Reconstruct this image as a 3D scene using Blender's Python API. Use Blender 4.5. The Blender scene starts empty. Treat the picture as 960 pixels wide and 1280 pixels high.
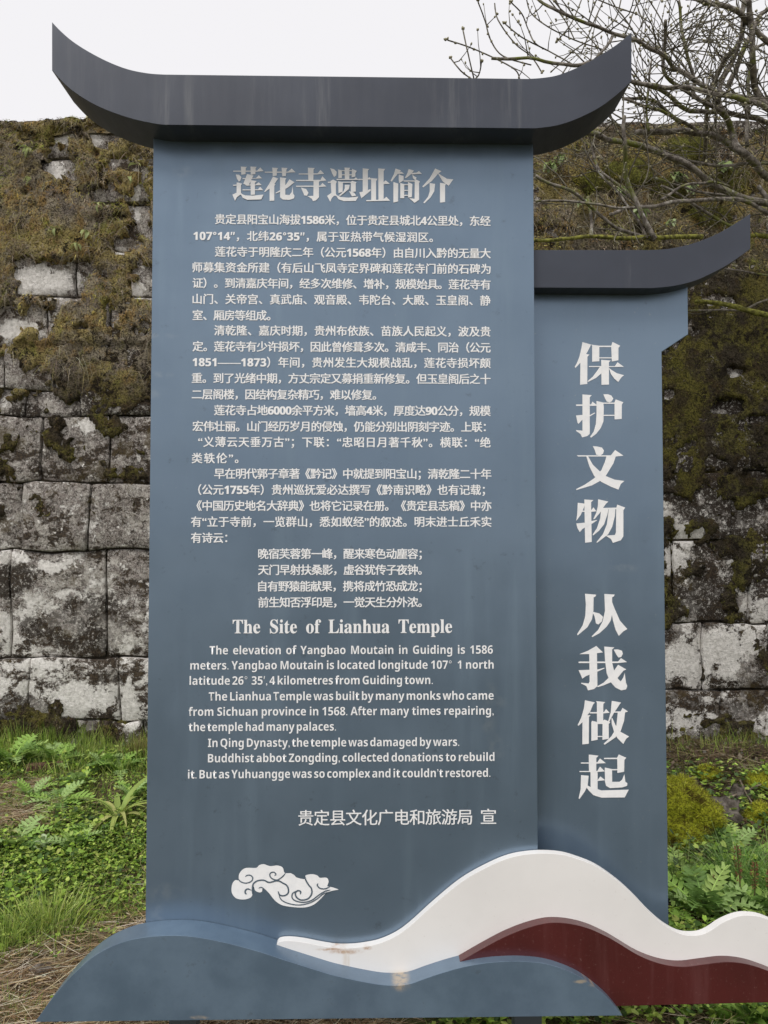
import bpy, bmesh, math, random
import numpy as np
from mathutils import Vector, Matrix, noise as mn
random.seed(7); np.random.seed(7)
sc = bpy.context.scene
# ------------------------------------------------------------------ camera
F = 961.0
CAM = Vector((0, 0, 1.6)); YAW = math.radians(1.0); PITCH = math.radians(1.9)
cd = bpy.data.cameras.new('camera'); cam = bpy.data.objects.new('camera', cd)
sc.collection.objects.link(cam); sc.camera = cam
cam.location = CAM
RC = Matrix.Rotation(-YAW, 3, 'Z') @ Matrix.Rotation(math.pi/2 + PITCH, 3, 'X')
cam.rotation_euler = RC.to_euler()
cd.sensor_fit = 'VERTICAL'; cd.sensor_height = 36; cd.lens = 36*F/1280
cd.clip_start = 0.05; cd.clip_end = 2000
# ------------------------------------------------------------------ light
SUN_EL, SUN_AZ = 54, -30      # degrees; azimuth measured from behind the camera towards the left
w = bpy.data.worlds.new('World'); sc.world = w; w.use_nodes = True
nt = w.node_tree; nt.nodes.clear()
out = nt.nodes.new('ShaderNodeOutputWorld'); bg = nt.nodes.new('ShaderNodeBackground')
sky = nt.nodes.new('ShaderNodeTexSky'); sky.sky_type = 'NISHITA'; sky.sun_disc = False
sky.sun_elevation = math.radians(SUN_EL); sky.sun_rotation = math.radians(180 + SUN_AZ)
sky.dust_density = 6; sky.ozone_density = 1
mix = nt.nodes.new('ShaderNodeMix'); mix.data_type = 'RGBA'
mix.inputs[0].default_value = 0.96
mix.inputs[7].default_value = (6.95, 6.85, 7.0, 1)       # even overcast layer
nt.links.new(sky.outputs[0], mix.inputs[6]); nt.links.new(mix.outputs[2], bg.inputs[0])
bg.inputs[1].default_value = 0.10
nt.links.new(bg.outputs[0], out.inputs[0])
sd = bpy.data.lights.new('sun', 'SUN'); so = bpy.data.objects.new('sun', sd); sc.collection.objects.link(so)
sd.energy = 1.5; sd.angle = math.radians(24); sd.color = (1.0, 0.965, 0.92)
az = math.radians(SUN_AZ); el = math.radians(SUN_EL)
sdir = Vector((math.sin(az)*math.cos(el), -math.cos(az)*math.cos(el), math.sin(el)))
so.rotation_euler = (-sdir).to_track_quat('-Z', 'Y').to_euler(); so.location = (0, 0, 10)
sc.view_settings.view_transform = 'Standard'; sc.view_settings.look = 'None'
sc.view_settings.exposure = 0.43; sc.view_settings.gamma = 1

# ------------------------------------------------------------------ helpers
def P(px, py, d):
    """photo pixel -> point on the vertical plane y = d"""
    v = RC @ Vector(((px-480)/F, -(py-640)/F, -1))
    t = d / v.y
    return CAM + v*t
def PX(p):
    v = RC.transposed() @ (Vector(p) - CAM)
    return 480 + F*v.x/(-v.z), 640 - F*v.y/(-v.z)

def tag(o, label=None, cat=None, group=None, kind=None):
    if label: o['label'] = label
    if cat: o['category'] = cat
    if group: o['group'] = group
    if kind: o['kind'] = kind
    return o
def empty(name, loc=(0, 0, 0)):
    o = bpy.data.objects.new(name, None); sc.collection.objects.link(o); o.location = loc
    o.empty_display_size = 0.1
    return o
def link(name, me, parent=None, mat=None):
    o = bpy.data.objects.new(name, me); sc.collection.objects.link(o)
    if mat is not None and not me.materials: me.materials.append(mat)
    if parent is not None:
        o.parent = parent
        # geometry is written in world coordinates
        p = parent; off = Vector((0, 0, 0))
        while p is not None:
            off += p.location; p = p.parent
        o.location = -off
    return o
class MB:
    def __init__(s): s.v = []; s.f = []; s.c = []
    def add(s, vs, fs, col=None):
        b = len(s.v); s.v.extend([tuple(v) for v in vs]); s.f.extend([tuple(i+b for i in f) for f in fs])
        if col is not None: s.c.extend([col]*len(fs))
    def mesh(s, name, smooth=False):
        me = bpy.data.meshes.new(name); me.from_pydata(s.v, [], s.f)
        if s.c and len(s.c) == len(s.f):
            a = me.color_attributes.new('tint', 'FLOAT_COLOR', 'CORNER')
            arr = np.repeat(np.array([(c[0], c[1], c[2], 1) for c in s.c], dtype=np.float32),
                            [len(f) for f in s.f], axis=0)
            a.data.foreach_set('color', arr.ravel())
        if smooth: me.polygons.foreach_set('use_smooth', [True]*len(me.polygons))
        me.update(); return me
    def build(s, name, mat, parent=None, smooth=False):
        return link(name, s.mesh(name, smooth), parent, mat)
    def tube(s, pts, rad, n=6, col=None, wob=0.0):
        pts = [Vector(p) for p in pts]; m = len(pts); vs = []
        up = Vector((0.13, 0.27, 0.95)).normalized()
        for i, p in enumerate(pts):
            t = (pts[min(i+1, m-1)] - pts[max(i-1, 0)])
            t = t.normalized() if t.length > 1e-9 else Vector((0, 0, 1))
            a = t.cross(up)
            if a.length < 1e-3: a = t.cross(Vector((1, 0, 0)))
            a.normalize(); b = t.cross(a)
            r = rad[i] if hasattr(rad, '__len__') else rad
            for k in range(n):
                th = 2*math.pi*k/n
                rr = r*(1+wob*random.uniform(-1, 1))
                vs.append(p + a*(math.cos(th)*rr) + b*(math.sin(th)*rr))
        fs = []
        for i in range(m-1):
            for k in range(n):
                fs.append((i*n+k, i*n+(k+1) % n, (i+1)*n+(k+1) % n, (i+1)*n+k))
        fs.append(tuple(range(n))[::-1]); fs.append(tuple((m-1)*n+k for k in range(n)))
        s.add(vs, fs, col)
def spline(pts, k=6, closed=False):
    pts = [np.array(p, float) for p in pts]; n = len(pts); o = []
    rng = range(n if closed else n-1)
    for i in rng:
        if closed: p0, p1, p2, p3 = pts[i-1], pts[i], pts[(i+1) % n], pts[(i+2) % n]
        else: p0, p1, p2, p3 = pts[max(i-1, 0)], pts[i], pts[i+1], pts[min(i+2, n-1)]
        for j in range(k):
            t = j/k
            o.append(0.5*((2*p1)+(-p0+p2)*t+(2*p0-5*p1+4*p2-p3)*t*t+(-p0+3*p1-3*p2+p3)*t**3))
    if not closed: o.append(pts[-1])
    return [tuple(p) for p in o]

# ------------------------------------------------------------------ node helpers
class NT:
    def __init__(s, name):
        s.m = bpy.data.materials.new(name); s.m.use_nodes = True; s.t = s.m.node_tree
        s.b = s.t.nodes['Principled BSDF']
        s.pos = s.t.nodes.new('ShaderNodeNewGeometry').outputs['Position']
    def sock(s, node, idx, val):
        if val is None: return
        if hasattr(val, 'is_output') or isinstance(val, bpy.types.NodeSocket): s.t.links.new(val, node.inputs[idx])
        else: node.inputs[idx].default_value = val
    def math(s, op, a, b=None, clamp=False):
        n = s.t.nodes.new('ShaderNodeMath'); n.operation = op; n.use_clamp = clamp
        s.sock(n, 0, a); s.sock(n, 1, b); return n.outputs[0]
    def vec(s, op, a, b=None, out=0):
        n = s.t.nodes.new('ShaderNodeVectorMath'); n.operation = op
        s.sock(n, 0, a); s.sock(n, 1, b); return n.outputs[out]
    def noise(s, scale, detail=4, rough=0.55, vec=None, dist=0.0, color=False):
        n = s.t.nodes.new('ShaderNodeTexNoise'); s.sock(n, 'Vector', vec if vec is not None else s.pos)
        n.inputs['Scale'].default_value = scale; n.inputs['Detail'].default_value = detail
        n.inputs['Roughness'].default_value = rough; n.inputs['Distortion'].default_value = dist
        return n.outputs[1 if color else 0]
    def voro(s, scale, vec=None, feature='F1'):
        n = s.t.nodes.new('ShaderNodeTexVoronoi'); s.sock(n, 'Vector', vec if vec is not None else s.pos)
        n.feature = feature; n.inputs['Scale'].default_value = scale; return n.outputs[0]
    def rng(s, v, a, b, c=0.0, d=1.0, smooth=True):
        n = s.t.nodes.new('ShaderNodeMapRange'); n.clamp = True
        if smooth: n.interpolation_type = 'SMOOTHSTEP'
        s.sock(n, 0, v)
        for i, x in enumerate((a, b, c, d)): n.inputs[i+1].default_value = x
        return n.outputs[0]
    def mix(s, f, a, b, blend='MIX'):
        n = s.t.nodes.new('ShaderNodeMix'); n.data_type = 'RGBA'; n.blend_type = blend
        s.sock(n, 0, f)
        for i, x in ((6, a), (7, b)):
            if isinstance(x, tuple) and len(x) == 3: x = (*x, 1)
            s.sock(n, i, x)
        return n.outputs[2]
    def scale(s, v):
        return s.vec('MULTIPLY', s.pos, v)
    def ell(s, lst, soft=0.35, vec=None):
        """union of soft ellipses (cx, cz, rx, rz) on world x/z"""
        r = None; vec = vec if vec is not None else s.pos
        for cx, cz, rx, rz in lst:
            d = s.vec('SUBTRACT', vec, (cx, 0, cz)); d = s.vec('MULTIPLY', d, (1/rx, 0, 1/rz))
            m = s.rng(s.vec('LENGTH', d, None, 1), 1-soft, 1+soft, 1, 0)
            r = m if r is None else s.math('MAXIMUM', r, m)
        return r
    def bump(s, h, strength=0.5, dist=0.01, normal=None):
        n = s.t.nodes.new('ShaderNodeBump'); n.inputs['Strength'].default_value = strength
        n.inputs['Distance'].default_value = dist; s.t.links.new(h, n.inputs['Height'])
        if normal is not None: s.t.links.new(normal, n.inputs['Normal'])
        return n.outputs[0]
    def fin(s, base=None, rough=None, metal=None, spec=None, normal=None, **kw):
        if isinstance(base, tuple) and len(base) == 3: base = (*base, 1)
        s.sock(s.b, 'Base Color', base); s.sock(s.b, 'Roughness', rough); s.sock(s.b, 'Metallic', metal)
        s.sock(s.b, 'Specular IOR Level', spec)
        if normal is not None: s.t.links.new(normal, s.b.inputs['Normal'])
        for k, v in kw.items(): s.sock(s.b, k, v)
        return s.m
def ells_px(lst, d):
    o = []
    for px, py, rx, ry in lst:
        p = P(px, py, d); o.append((p.x, p.z, rx*d/F, ry*d/F))
    return o

# ------------------------------------------------------------------ sign paint
D_MAIN, D_SIDE = 2.400, 2.500
def blue_paint():
    n = NT('weathered_blue_paint')
    cloudy = n.noise(2.2, 5, 0.6)
    streak = n.noise(1.0, 4, 0.6, vec=n.scale((14, 14, 1.1)))
    fine = n.noise(60, 3, 0.6)
    c = n.mix(n.rng(cloudy, 0.3, 0.7), (0.157, 0.220, 0.296), (0.184, 0.252, 0.332))
    c = n.mix(n.math('MULTIPLY', n.rng(streak, 0.5, 0.75), 0.28), c, (0.22, 0.30, 0.37))
    smear = n.ell(ells_px([(622, 880, 9, 32), (632, 868, 10, 7), (630, 925, 8, 14), (215, 1105, 22, 8), (205, 1130, 8, 18),
                           (205, 410, 22, 3), (213, 457, 12, 4), (200, 482, 10, 5), (805, 703, 20, 5), (238, 205, 10, 5)], D_MAIN), 0.6,
                  vec=n.vec('ADD', n.pos, n.vec('MULTIPLY', n.noise(12, 3, 0.6, color=True), (0.05, 0, 0.05))))
    c = n.mix(n.math('MULTIPLY', n.math('MULTIPLY', smear, n.rng(n.noise(30, 3), 0.35, 0.65)), 0.30), c, (0.32, 0.37, 0.41))
    speck = n.math('MULTIPLY', n.rng(n.noise(95, 2, 0.5), 0.72, 0.78), 0.5)
    c = n.mix(speck, c, (0.30, 0.33, 0.35))
    dirt = n.math('MULTIPLY', n.rng(n.noise(26, 4, 0.7), 0.62, 0.75), 0.35)
    c = n.mix(dirt, c, (0.07, 0.085, 0.10))
    r = n.math('ADD', n.rng(cloudy, 0.2, 0.8, 0.26, 0.36), n.rng(streak, 0.4, 0.8, 0, 0.10))
    return n.fin(c, r, 0.55, 0.6, n.bump(n.math('ADD', n.noise(1.6, 2, 0.5), n.math('MULTIPLY', n.noise(6, 2, 0.5, vec=n.scale((1, 1, 0.4))), 0.25)), 0.30, 0.03))
def grey_paint():
    n = NT('dark_grey_roof_paint')
    streak = n.noise(1.0, 5, 0.65, vec=n.scale((30, 10, 2.0)))
    c = n.mix(n.rng(n.noise(3, 4), 0.3, 0.7), (0.038, 0.045, 0.064), (0.052, 0.061, 0.084))
    band = n.math('MAXIMUM', n.math('MULTIPLY', n.rng(n.noise(0.8, 3, 0.5, vec=n.scale((3.2, 1, 0.05))), 0.5, 0.62), 0.4),
        n.ell(ells_px([(222, 125, 26, 60), (330, 125, 18, 60), (400, 120, 22, 60), (575, 125, 45, 60), (645, 125, 20, 60), (805, 335, 6, 40)], 2.302), 0.5))
    c = n.mix(n.math('MULTIPLY', n.math('MULTIPLY', n.rng(streak, 0.45, 0.8), band), 0.45), c, (0.19, 0.195, 0.20))
    wob = n.vec('ADD', n.pos, n.vec('MULTIPLY', n.noise(60, 3, 0.6, color=True), (0.008, 0, 0.008)))
    chip = n.math('MULTIPLY', n.ell(ells_px([(575, 160.5, 30, 1.3)], 2.302), 0.8, vec=wob), n.rng(n.noise(120, 2), 0.45, 0.6))
    c = n.mix(chip, c, (0.5, 0.5, 0.5))
    return n.fin(c, n.rng(streak, 0.3, 0.8, 0.36, 0.5), 0.15, 0.5, n.bump(n.noise(2.0, 2), 0.08, 0.02))
def white_paint():
    n = NT('off_white_panel_paint')
    c = n.mix(n.rng(n.noise(4, 4), 0.3, 0.7), (0.78, 0.765, 0.745), (0.83, 0.815, 0.795))
    wob = n.vec('ADD', n.pos, n.vec('MULTIPLY', n.noise(35, 3, 0.6, color=True), (0.012, 0, 0.012)))
    rust = n.ell(ells_px([(433, 1187, 15, 2.2), (418, 1184, 14, 1.4), (349, 1187, 4, 6), (353, 1194, 8, 2), (462, 1183, 4, 1.6)], 2.37), 0.9, vec=wob)
    c = n.mix(n.math('MULTIPLY', rust, n.rng(n.noise(90, 3, 0.7), 0.3, 0.6, 0.2, 0.75)), c, (0.40, 0.20, 0.07))
    run = n.ell(ells_px([(434, 1197, 2.5, 12), (438, 1200, 1.5, 9), (510, 1215, 20, 4)], 2.37), 0.9, vec=wob)
    c = n.mix(n.math('MULTIPLY', run, 0.4), c, (0.60, 0.50, 0.36))
    c = n.mix(n.math('MULTIPLY', n.rng(n.noise(70, 3, 0.6), 0.66, 0.74), 0.2), c, (0.5, 0.46, 0.4))
    return n.fin(c, 0.42, 0, 0.45, n.bump(n.noise(3, 2), 0.05, 0.01))
def red_paint():
    n = NT('burgundy_panel_paint')
    c = n.mix(n.rng(n.noise(5, 4), 0.3, 0.7), (0.062, 0.009, 0.010), (0.080, 0.012, 0.013))
    c = n.mix(n.math('MULTIPLY', n.rng(n.noise(110, 3, 0.7), 0.6, 0.75), 0.35), c, (0.25, 0.14, 0.13))
    c = n.mix(n.math('MULTIPLY', n.rng(n.noise(1.0, 4, 0.6, vec=n.scale((25, 8, 2))), 0.5, 0.8), 0.2), c, (0.22, 0.10, 0.10))
    return n.fin(c, 0.33, 0, 0.55, **{'Coat Weight': 0.35, 'Coat Roughness': 0.25})
def wave_paint():
    n = NT('blue_wave_panel_paint')
    cl = n.noise(6, 5, 0.65)
    c = n.mix(n.rng(cl, 0.3, 0.7), (0.122, 0.182, 0.255), (0.165, 0.238, 0.322))
    wob = n.vec('ADD', n.pos, n.vec('MULTIPLY', n.noise(35, 3, 0.6, color=True), (0.01, 0, 0.01)))
    pat = n.ell(ells_px([(503, 1228, 9, 6), (252, 1268, 9, 2), (727, 1223, 7, 2), (745, 1228, 6, 2)], 2.31), 0.6, vec=wob)
    c = n.mix(n.math('MULTIPLY', pat, n.rng(n.noise(60, 3), 0.3, 0.6, 0.2, 0.8)), c, (0.55, 0.45, 0.33))
    c = n.mix(n.math('MULTIPLY', n.rng(n.noise(24, 4, 0.7), 0.6, 0.75), 0.4), c, (0.075, 0.095, 0.115))
    return n.fin(c, n.rng(cl, 0.3, 0.7, 0.34, 0.46), 0.38, 0.6, **{'Coat Weight': 0.3, 'Coat Roughness': 0.25})
BLUE, GREY, WHITE, RED, WAVE = blue_paint(), grey_paint(), white_paint(), red_paint(), wave_paint()
n = NT('white_vinyl_lettering'); TXT = n.fin(n.mix(n.rng(n.noise(40, 3), 0.4, 0.7), (0.92, 0.92, 0.92), (0.85, 0.86, 0.87)), 0.45, 0, 0.5)
n = NT('galvanised_post_paint'); POST = n.fin((0.09, 0.11, 0.125), 0.5, 0.3)

# ------------------------------------------------------------------ the sign
SIGN = empty('information_sign', (P(430, 1280, 2.45).x, 2.45, 0.0))
tag(SIGN, 'tall blue information sign with dark upturned roof caps and a coloured wave base', 'sign')

def prism(outline, y0, y1, name, mat, parent, bevel=0.0009):
    """outline: list of (x, z) on plane y0, extruded back to y1"""
    bm = bmesh.new()
    a = [bm.verts.new((x, y0, z)) for x, z in outline]; b = [bm.verts.new((x, y1, z)) for x, z in outline]
    f0 = bm.faces.new(a); f1 = bm.faces.new(b[::-1]); k = len(a)
    for i in range(k): bm.faces.new((a[i], b[i], b[(i+1) % k], a[(i+1) % k]))
    bmesh.ops.recalc_face_normals(bm, faces=bm.faces)
    if bevel:
        es = [e for f in (f0, f1) for e in f.edges]
        bmesh.ops.bevel(bm, geom=es, offset=bevel, segments=2, profile=0.6, affect='EDGES')
    bmesh.ops.triangulate(bm, faces=[f for f in bm.faces if len(f.verts) > 4], ngon_method='EAR_CLIP')
    me = bpy.data.meshes.new(name); bm.to_mesh(me); bm.free()
    return link(name, me, parent, mat)
def out_px(pts, d): return [(lambda p: (p.x, p.z))(P(x, y, d)) for x, y in pts]

# boards
xl = P(187, 640, D_MAIN).x; xr = P(669.5, 640, D_MAIN).x
zt = P(430, 150, D_MAIN).z; zb = P(430, 1240, D_MAIN).z
board = prism([(xl, zb), (xr, zb), (xr, zt), (xl, zt)], D_MAIN, 2.468, 'main_board', BLUE, SIGN, 0.002)
tag(board, 'wide blue board with the temple text in white')
sx0 = P(640, 640, D_SIDE).x; sx1 = P(829.5, 640, D_SIDE).x; sx2 = P(859.5, 360, D_SIDE).x
za = P(859, 418, D_SIDE).z; zc = P(828, 440, D_SIDE).z; zt2 = P(700, 345, D_SIDE).z; zb2 = P(700, 1225, D_SIDE).z
side = prism([(sx0, zb2), (sx1, zb2), (sx1, zc), (sx2, za), (sx2, zt2), (sx0, zt2)], D_SIDE, 2.532, 'side_board', BLUE, SIGN, 0.002)
tag(side, 'narrow blue side board with eight large white characters')
# caps
top = spline([(65, 27.5), (75, 38), (90, 51), (110, 64), (135, 77), (160, 86.5), (185, 91.5), (205, 93)], 4) + \
      spline([(660, 98.5), (680, 97), (700, 93), (730, 80.5), (760, 63), (777, 51), (789.5, 40)], 4)
bot = spline([(789.5, 101), (775, 115), (750, 134), (720, 149), (695, 157), (670, 160.5)], 4) + \
      spline([(205, 156), (190, 154), (160, 147), (125, 134), (100, 120), (82, 106), (65, 88)], 4)
cap1 = prism(out_px(top+bot, 2.302), 2.302, 2.475, 'roof_cap', GREY, SIGN)
tag(cap1, 'large dark grey cap with both ends swept up')
top = [(669.5, 312.5)] + spline([(812, 312.5), (835, 311), (860, 306), (885, 297.5), (910, 285), (938, 267)], 4)
bot = spline([(938, 311), (923, 322), (907, 332.5), (887, 343), (867, 351.5), (842, 357.5), (815, 360.3)], 4) + [(669.5, 359.5)]
o2 = out_px(top+bot, 2.43); o2[0] = (xr+0.0015, o2[0][1]); o2[-1] = (xr+0.0015, o2[-1][1])
cap2 = prism(o2, 2.43, 2.54, 'roof_cap', GREY, SIGN)
tag(cap2, 'smaller dark grey cap with its right end swept up')
# waves
wt = spline([(346, 1180), (350, 1177), (362, 1176), (380, 1178), (400, 1182), (420, 1185), (440, 1185), (457, 1183), (475, 1179), (495, 1170), (513, 1157),
             (544, 1129), (576, 1103), (607, 1085), (638, 1072), (670, 1067), (700, 1068), (723, 1074), (747, 1084), (773, 1102), (793, 1120), (813, 1141),
             (833, 1158), (853, 1168), (873, 1169), (887, 1164), (903, 1153.5), (923, 1145.5), (940, 1144.5), (960, 1149), (1000, 1168), (1060, 1196), (1150, 1215), (1180, 1222)], 5)
prism(out_px(wt+[(1150, 1236), (1040, 1240), (600, 1250), (400, 1240), (346, 1196)], 2.37), 2.37, 2.3975, 'wave_panel', WHITE, SIGN)['label'] = 'off-white wave panel with small rust stains'
rt = spline([(575, 1202), (601, 1187), (628, 1172.5), (653, 1162), (676, 1155.3), (693, 1153.3), (714, 1155), (737, 1161), (760, 1171.5), (773, 1179),
             (800, 1195), (827, 1205), (853, 1208.5), (880, 1205.5), (907, 1202.5), (933, 1205), (960, 1213.5), (1000, 1230), (1050, 1248)], 5)
prism(out_px(rt+[(1050, 1250), (960, 1253), (780, 1257.5), (640, 1260), (575, 1230)], 2.335), 2.335, 2.3965, 'wave_panel', RED, SIGN)['label'] = 'burgundy wave panel'
bt = spline([(44, 1277.5), (67, 1246), (92, 1217.5), (121, 1193), (154, 1177.5), (187, 1171), (225, 1169.5), (258, 1173.5), (292, 1181), (325, 1190), (358, 1201),
             (396, 1213), (420, 1220), (460, 1228.5), (485, 1231.7), (510, 1230.5), (535, 1222), (560, 1214), (581, 1208.5), (606, 1204), (629, 1202), (654, 1201.7),
             (681, 1204.5), (706, 1212), (727, 1222), (747, 1236.5), (762, 1250), (778, 1269.5)], 5)
prism(out_px(bt, 2.304), 2.304, 2.3985, 'wave_panel', WAVE, SIGN)['label'] = 'blue wave panel with a pale top edge'
# posts
for a, b, d in ((641, 675, 2.44), (214, 248, 2.44)):
    p0 = P(a, 1300, d).x; p1 = P(b, 1300, d).x; z1 = P(a, 1246, d).z
    prism([(p0, -0.15), (p1, -0.15), (p1, z1-0.03), (p0, z1-0.03)], 2.41, 2.462, 'post', POST, SIGN, 0.002)

# ------------------------------------------------------------------ lettering
def to_sans_bold(s):
    o = ''
    for ch in s:
        if '0' <= ch <= '9': o += chr(0x1D7EC+ord(ch)-48)
        elif 'A' <= ch <= 'Z': o += chr(0x1D5D4+ord(ch)-65)
        elif 'a' <= ch <= 'z': o += chr(0x1D5EE+ord(ch)-97)
        else: o += ch
    return o
def to_serif_bold(s):
    o = ''
    for ch in s:
        if 'A' <= ch <= 'Z': o += chr(0x1D400+ord(ch)-65)
        elif 'a' <= ch <= 'z': o += chr(0x1D41A+ord(ch)-97)
        else: o += ch
    return o
def text_mesh(s, em, width=None, bold=0.0, mode='char', xs=1.0):
    cu = bpy.data.curves.new('t', 'FONT'); cu.body = s; cu.size = 1.0; cu.offset = bold
    cu.resolution_u = 2; cu.fill_mode = 'FRONT'; cu.dimensions = '2D'
    ob = bpy.data.objects.new('t', cu); sc.collection.objects.link(ob)
    def wid():
        bpy.context.view_layer.update(); return ob.dimensions.x
    if width:
        t = width/(em*xs)
        attr = 'space_character' if mode == 'char' else 'space_word'
        w0 = wid(); setattr(cu, attr, 1.3); w1 = wid()
        if abs(w1-w0) > 1e-6:
            k = 1+0.3*(t-w0)/(w1-w0)
            k = max(0.5, min(3.0, k)); setattr(cu, attr, k)
        wf = wid(); xs *= t/wf
    dg = bpy.context.evaluated_depsgraph_get()
    me = bpy.data.meshes.new_from_object(ob.evaluated_get(dg))
    bpy.data.objects.remove(ob); bpy.data.curves.remove(cu)
    x0 = min(v.co.x for v in me.vertices)
    for v in me.vertices: v.co.x -= x0
    for v in me.vertices: v.co = Vector((v.co.x*em*xs, 0, v.co.y*em))
    me.materials.clear(); me.materials.append(TXT)
    return me
def put_text(s, x0, x1, base, em_px, bold, mode='char', d=D_MAIN, name='text_line', parent=None, xs=1.0):
    a = P(x0, base, d); b = P(x1, base, d); k = d/F
    me = text_mesh(s, em_px*k, (b.x-a.x) if x1 else None, min(bold, 0), mode, xs)
    z = (a.z+b.z)/2
    if bold > 0:                      # semi-bold print: the same outlines laid four times, a hair apart
        e = em_px*k*bold; bm = bmesh.new()
        for i, (dx, dz) in enumerate(((-e, -e*.6), (e, -e*.6), (-e, e*.6), (e, e*.6))):
            m2 = me.copy(); m2.transform(Matrix.Translation((dx, -0.00012*i, dz))); bm.from_mesh(m2); bpy.data.meshes.remove(m2)
        bm.to_mesh(me); bm.free()
    me.transform(Matrix.Translation((a.x, d-0.0012, z)))
    me.name = name
    o = link(name, me, parent or board); o['kind'] = 'stuff'; return o
CN = [
 (275.5, 269, 613, '贵定县阳宝山海拔1586米，位于贵定县城北4公里处，东经'),
 (296, 242, 541, '107°14″，北纬26°35″，属于亚热带气候湿润区。'),
 (316, 269, 613, '莲花寺于明隆庆二年（公元1568年）由自川入黔的无量大'),
 (335.5, 241, 613, '师募集资金所建（有后山飞凤寺定界碑和莲花寺门前的石碑为'),
 (355, 241, 613, '证）。到清嘉庆年间，经多次维修、增补，规模始具。莲花寺有'),
 (375, 241, 613, '山门、关帝宫、真武庙、观音殿、韦陀台、大殿、玉皇阁、静'),
 (394.5, 241, 338, '室、厢房等组成。'),
 (414, 268, 613, '清乾隆、嘉庆时期，贵州布依族、苗族人民起义，波及贵'),
 (434, 241, 613, '定。莲花寺有少许损坏，因此曾修葺多次。清咸丰、同治（公元'),
 (453.5, 241, 613, '1851——1873）年间，贵州发生大规模战乱，莲花寺损坏颇'),
 (473.5, 240, 613, '重。到了光绪中期，方丈宗定又募捐重新修复。但玉皇阁后之十'),
 (493.5, 240, 470, '二层阁楼，因结构复杂精巧，难以修复。'),
 (513.5, 268, 613, '莲花寺占地6000余平方米，墙高4米，厚度达90公分，规模'),
 (533.5, 241, 607, '宏伟壮丽。山门经历岁月的侵蚀，仍能分别出阴刻字迹。上联：'),
 (553, 248, 613, '“义薄云天垂万古”；下联：“忠昭日月著千秋”。横联：“绝'),
 (573, 240, 298, '类轶伦”。'),
 (592.5, 268, 614, '早在明代郭子章著《黔记》中就提到阳宝山；清乾隆二十年'),
 (612.5, 248, 606, '（公元1755年）贵州巡抚爱必达撰写《黔南识略》也有记载；'),
 (632.5, 246, 614, '《中国历史地名大辞典》也将它记录在册。《贵定县志稿》中亦'),
 (652.5, 239, 614, '有“立于寺前，一览群山，悉如蚁经”的叙述。明末进士丘禾实'),
 (672.5, 239, 284, '有诗云：'),
 (692.5, 323, 527, '晚宿芙蓉第一峰，醒来寒色动麈容；'),
 (712.5, 323, 527, '天门早射扶桑影，虚谷犹传子夜钟。'),
 (733, 323, 527, '自有野猿能献果，携将成竹恐成龙；'),
 (753, 323, 527, '前生知否浮印是，一觉天生分外浓。')]
for yc, x0, x1, s in CN:
    put_text(to_sans_bold(s), x0, x1, yc+5.0, 14.0, 0.020)
put_text(to_serif_bold('The Site of Lianhua Temple'), 291, 565, 791.3, 24.5, 0.006, mode='word', xs=0.86, name='title_lettering')
EN = [(817.5, 262, 616, 'The elevation of Yangbao Moutain in Guiding is 1586'),
 (836.3, 238, 617, 'meters. Yangbao Moutain is located longitude 107°  1 north'),
 (855.5, 237, 541, 'latitude 26°  35′, 4 kilometres from Guiding town.'),
 (875, 261, 617, 'The Lianhua Temple was built by many monks who came'),
 (894, 236, 617, 'from Sichuan province in 1568. After many times repairing,'),
 (913.5, 236, 420, 'the temple had many palaces.'),
 (933, 260, 574, 'In Qing Dynasty, the temple was damaged by wars.'),
 (952, 260, 618, 'Buddhist abbot Zongding, collected donations to rebuild'),
 (972, 235, 613, 'it. But as Yuhuangge was so complex and it couldn’t restored.')]
for b, x0, x1, s in EN:
    put_text(to_sans_bold(s), x0, x1, b, 14.4, -0.004, mode='word', xs=0.90)
put_text('贵定县文化广电和旅游局', 373, 590, 1029.5, 20.5, 0.008)
put_text('宣', 601, 620, 1028.5, 20.5, 0.008)

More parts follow.
